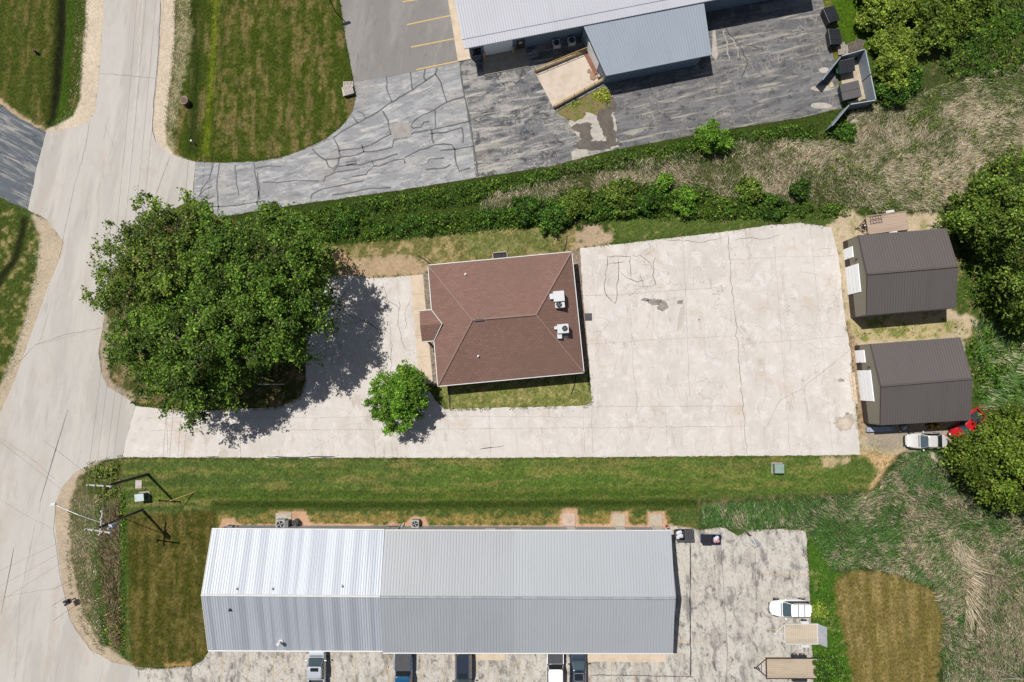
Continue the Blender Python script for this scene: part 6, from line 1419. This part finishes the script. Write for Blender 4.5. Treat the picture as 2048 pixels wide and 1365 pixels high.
foliage_patch('bank_weeds', [[(1860, 120), (1960, 40), (2000, -40), (2110, -40), (2110, 130), (2000, 160), (1900, 170)]], 60, .13, 'hedge', 1.0, 24, thresh=.28)
foliage_patch('verge_weeds', [[(165, 935), (243, 918), (240, 985), (215, 1000), (190, 975)], [(205, 1250), (248, 1240), (250, 1315), (225, 1318)], [(240, 985), (252, 985), (254, 1320), (240, 1320)]], 55, .12, 'mid', .5, 25, thresh=.3)
foliage_patch('lot_edge_weeds', [[(1614, 1062), (1650, 1062), (1665, 1150), (1680, 1260), (1700, 1365), (1700, 1430), (1632, 1430), (1622, 1250)]], 30, .11, 'hedge', .4, 26, thresh=.42)
foliage_patch('yard_weeds', [[(1700, 640), (1900, 636), (1940, 660), (1900, 680), (1715, 684)], [(1740, 900), (1800, 900), (1790, 935), (1745, 930)], [(1660, 425), (1730, 430), (1720, 460), (1670, 455)], [(1860, 430), (1880, 425), (1885, 470), (1870, 460)]], 26, .1, 'olive', .15, 27, thresh=.52)
foliage_patch('ramp_weeds', [[(1125, 212), (1180, 188), (1210, 175), (1224, 190), (1222, 222), (1210, 212), (1190, 200), (1150, 215)]], 170, .1, 'lime', .4, 28, thresh=.36)
foliage_patch('wall_weeds', [[(1058, 105), (1160, 84), (1150, 100), (1110, 120), (1064, 134)]], 30, .09, 'hedge', .2, 29, thresh=.5)
foliage_patch('island_undergrowth', [[(225, 690), (300, 780), (420, 812), (560, 805), (600, 760), (600, 600), (560, 470), (420, 450), (300, 480)]], 10, .13, 'dark', .3, 30, thresh=.45)
reeds('ditch_reeds', [(960, 395), (1110, 355), (1180, 345), (1260, 345), (1300, 360), (1200, 385), (1090, 410), (960, 425)], 150, .48, .036, (STRAW, OLV), .51, 1.2, 31)
reeds('ditch_reeds', [(1230, 330), (1420, 300), (1480, 285), (1720, 280), (1760, 290), (1760, 420), (1640, 415), (1480, 400), (1380, 385), (1240, 370)], 150, .6, .038, (STRAW, OLV), .51, 1.6, 32, spread=.7)
reeds('dry_reeds', [(1690, 230), (1770, 210), (1900, 165), (2110, 110), (2110, 320), (2030, 325), (1960, 352), (1910, 420), (1740, 425), (1700, 300)], 160, .65, .038, (STRAW, OLV), .44, .3, 33, spread=.7, patch=lambda x, y: .42+.13*np.clip((y-190)/90, 0, 1)*np.clip((420-y)/60, 0, 1))
reeds('dry_reeds', [(1940, 640), (2048, 650), (2110, 700), (2110, 820), (2048, 810), (1960, 820), (1945, 700)], 40, .9, .06, (STRAW, GRN), .34, .8, 34)
SE = [(1400, 1012), (1600, 1000), (1745, 985), (1790, 935), (1810, 905), (1905, 905), (1930, 960), (1990, 1020), (2110, 1020), (2110, 1450), (1880, 1450), (1888, 1240), (1868, 1178), (1800, 1148), (1730, 1136), (1668, 1150), (1612, 1062), (1560, 1056), (1490, 1068), (1440, 1056), (1400, 1058)]
def fld(x, y): return np.where(x < 1700, 2.35, 2.9)-np.clip((y-1100)/300, 0, 1)*(x > 1850)*.9
reeds('tall_reeds', SE, 190, .75, .042, (STRAW, GRN), .34, 2.6, 35, patch=lambda x, y: .38+.13*np.clip((x-1500)/450, 0, 1)-.06*((x < 1720)), field=fld, spread=.3)
reeds('bent_straw', [(1905, 1070), (1930, 1085), (1946, 1130), (1950, 1200), (1962, 1260), (1930, 1230), (1925, 1150), (1898, 1100)], 35, 1.9, .06, (STRAW, STRAW), .8, -1.2, 36, spread=.2)
reeds('ditch_straw', [(205, 1010), (240, 1005), (242, 1290), (222, 1300), (205, 1220), (196, 1100)], 110, .8, .05, ([C(190, 170, 140), C(130, 106, 80), C(104, 84, 62)], OLV), .58, 1.0, 37)
reeds('verge_grass', [(350, -60), (384, -60), (380, 80), (364, 170), (346, 290), (336, 250), (345, 110)], 45, .3, .04, (STRAW, OLV), .5, 1.0, 38, hz=.1)
reeds('verge_grass', [(150, -60), (180, -60), (176, 60), (166, 150), (150, 225), (112, 262), (100, 256), (130, 225), (148, 150)], 40, .25, .04, (STRAW, GRN), .45, 1.0, 42, hz=.1)
reeds('verge_grass', [(60, 500), (84, 480), (80, 560), (60, 640), (36, 730), (10, 780), (0, 770), (30, 690), (55, 600)], 45, .25, .04, (STRAW, GRN), .5, 1.0, 43, hz=.1)
reeds('verge_grass', [(140, 1000), (200, 990), (200, 1180), (215, 1300), (165, 1240), (142, 1120)], 60, .35, .04, (STRAW, GRN), .5, 1.0, 39, hz=.1)
reeds('sedge_clump', [(1800, 915), (1850, 900), (1905, 905), (1900, 985), (1810, 975), (1795, 940)], 120, .9, .06, (GRN, GRN), .5, 2.0, 40)
# ragged grass along paving edges, one uncountable fringe
ED = [([(245, 917), (1000, 918), (1718, 913)], 2.5), ([(1160, 494), (1250, 484), (1330, 475), (1400, 466), (1455, 460), (1530, 449), (1600, 443), (1660, 452)], 5), ([(392, 323), (512, 322), (555, 316), (600, 301), (650, 278), (688, 248), (708, 220), (712, 198), (706, 165), (690, 80), (678, 0)], 2.5),
      ([(437, 436), (600, 411), (800, 383), (952, 358), (1100, 335), (1180, 314)], 3), ([(1236, 301), (1400, 270), (1600, 238), (1686, 218)], 3), ([(900, 820), (1170, 814), (1184, 805), (1180, 750)], 2.5), ([(272, 806), (370, 824), (560, 817), (602, 796), (614, 760)], 2.5), ([(352, -20), (350, 60), (346, 130), (337, 200), (331, 262)], 4),
      ([(174, -20), (172, 40), (164, 120), (158, 200), (140, 232)], 4), ([(176, 928), (245, 912)], 3), ([(1613, 1062), (1619, 1160), (1623, 1250), (1627, 1365)], 3), ([(1400, 1060), (1440, 1053), (1500, 1058), (1612, 1059)], 3), ([(262, 1336), (330, 1336), (385, 1331), (412, 1314)], 2.5), ([(140, 1000), (136, 1100), (142, 1180), (165, 1250), (205, 1305)], 4),
      ([(1666, 1170), (1690, 1145), (1730, 1136), (1800, 1148), (1868, 1178), (1885, 1230), (1880, 1330)], 4), ([(1720, 905), (1712, 820), (1700, 700), (1690, 650)], 3), ([(640, 554), (740, 554), (820, 549)], 4), ([(0, 208), (40, 236), (90, 262)], 3), ([(0, 400), (55, 424), (95, 440)], 3)]
EP = []
for pl, wd_ in ED:
    for (x0, y0), (x1, y1) in zip(pl[:-1], pl[1:]):
        k = int(math.hypot(x1-x0, y1-y0)/17.3*42); t_ = RNG.uniform(0, 1, k); EP.append(np.stack([x0+(x1-x0)*t_+RNG.normal(size=k)*wd_*.7, y0+(y1-y0)*t_+RNG.normal(size=k)*wd_*.7], 1))
EP = np.concatenate(EP); W_ = Gv(EP[:, 0], EP[:, 1], EP[:, 0]*0); gk = fbm(W_[:, 0]*.9, W_[:, 1]*.9, 77, 3) > .44; W_ = W_[gk]; W_[:, 2] = .02
an_ = RNG.uniform(0, 2*PI, len(W_)); el_ = RNG.uniform(.2, 1.2, len(W_)); D_ = np.stack([np.cos(an_)*np.cos(el_), np.sin(an_)*np.cos(el_), np.sin(el_)], 1)
cl_ = colmix(len(W_), [C(96, 116, 46), C(74, 96, 34), C(150, 140, 86), C(120, 128, 60)], [4, 4, 2, 2]); V, F, Cl = blade_geo(W_, D_, .2*RNG.uniform(.5, 1.4, len(W_)), .045*RNG.uniform(.6, 1.4, len(W_)), cl_)
npmesh('edge_grass', V, F, Cl, grass_m, kind='stuff')
# dead branches at the bottom right
def dead_branch(root, ends, label):
    m_ = MB(); r0 = G(*root)+Vector((0, 0, .5)); r = random.Random(int(root[0]))
    for e_ in ends:
        q = G(*e_)+Vector((0, 0, 1.3)); mid = r0.lerp(q, .5)+Vector((r.uniform(-.3, .3), r.uniform(-.3, .3), .25)); m_.tube([r0, mid, q], .05, 5, r2=.015)
        for _ in range(5):
            a_ = mid.lerp(q, r.uniform(.1, .9)); m_.tube([a_, a_+Vector((r.uniform(-.9, .9), r.uniform(-.9, .9), .4))], .02, 4, r2=.008)
    tag(m_.build('dead_branch', palebark), label, 'dead branch')
dead_branch((2040, 1355), [(1930, 1343), (1960, 1325), (1990, 1310), (1985, 1350)], 'bare grey fallen branch in the reeds at the bottom right corner')
dead_branch((355, 795), [(375, 760), (368, 778), (385, 745)], 'bare pale dead branch at the lower edge of the big trees')
print('objects', len(bpy.data.objects))
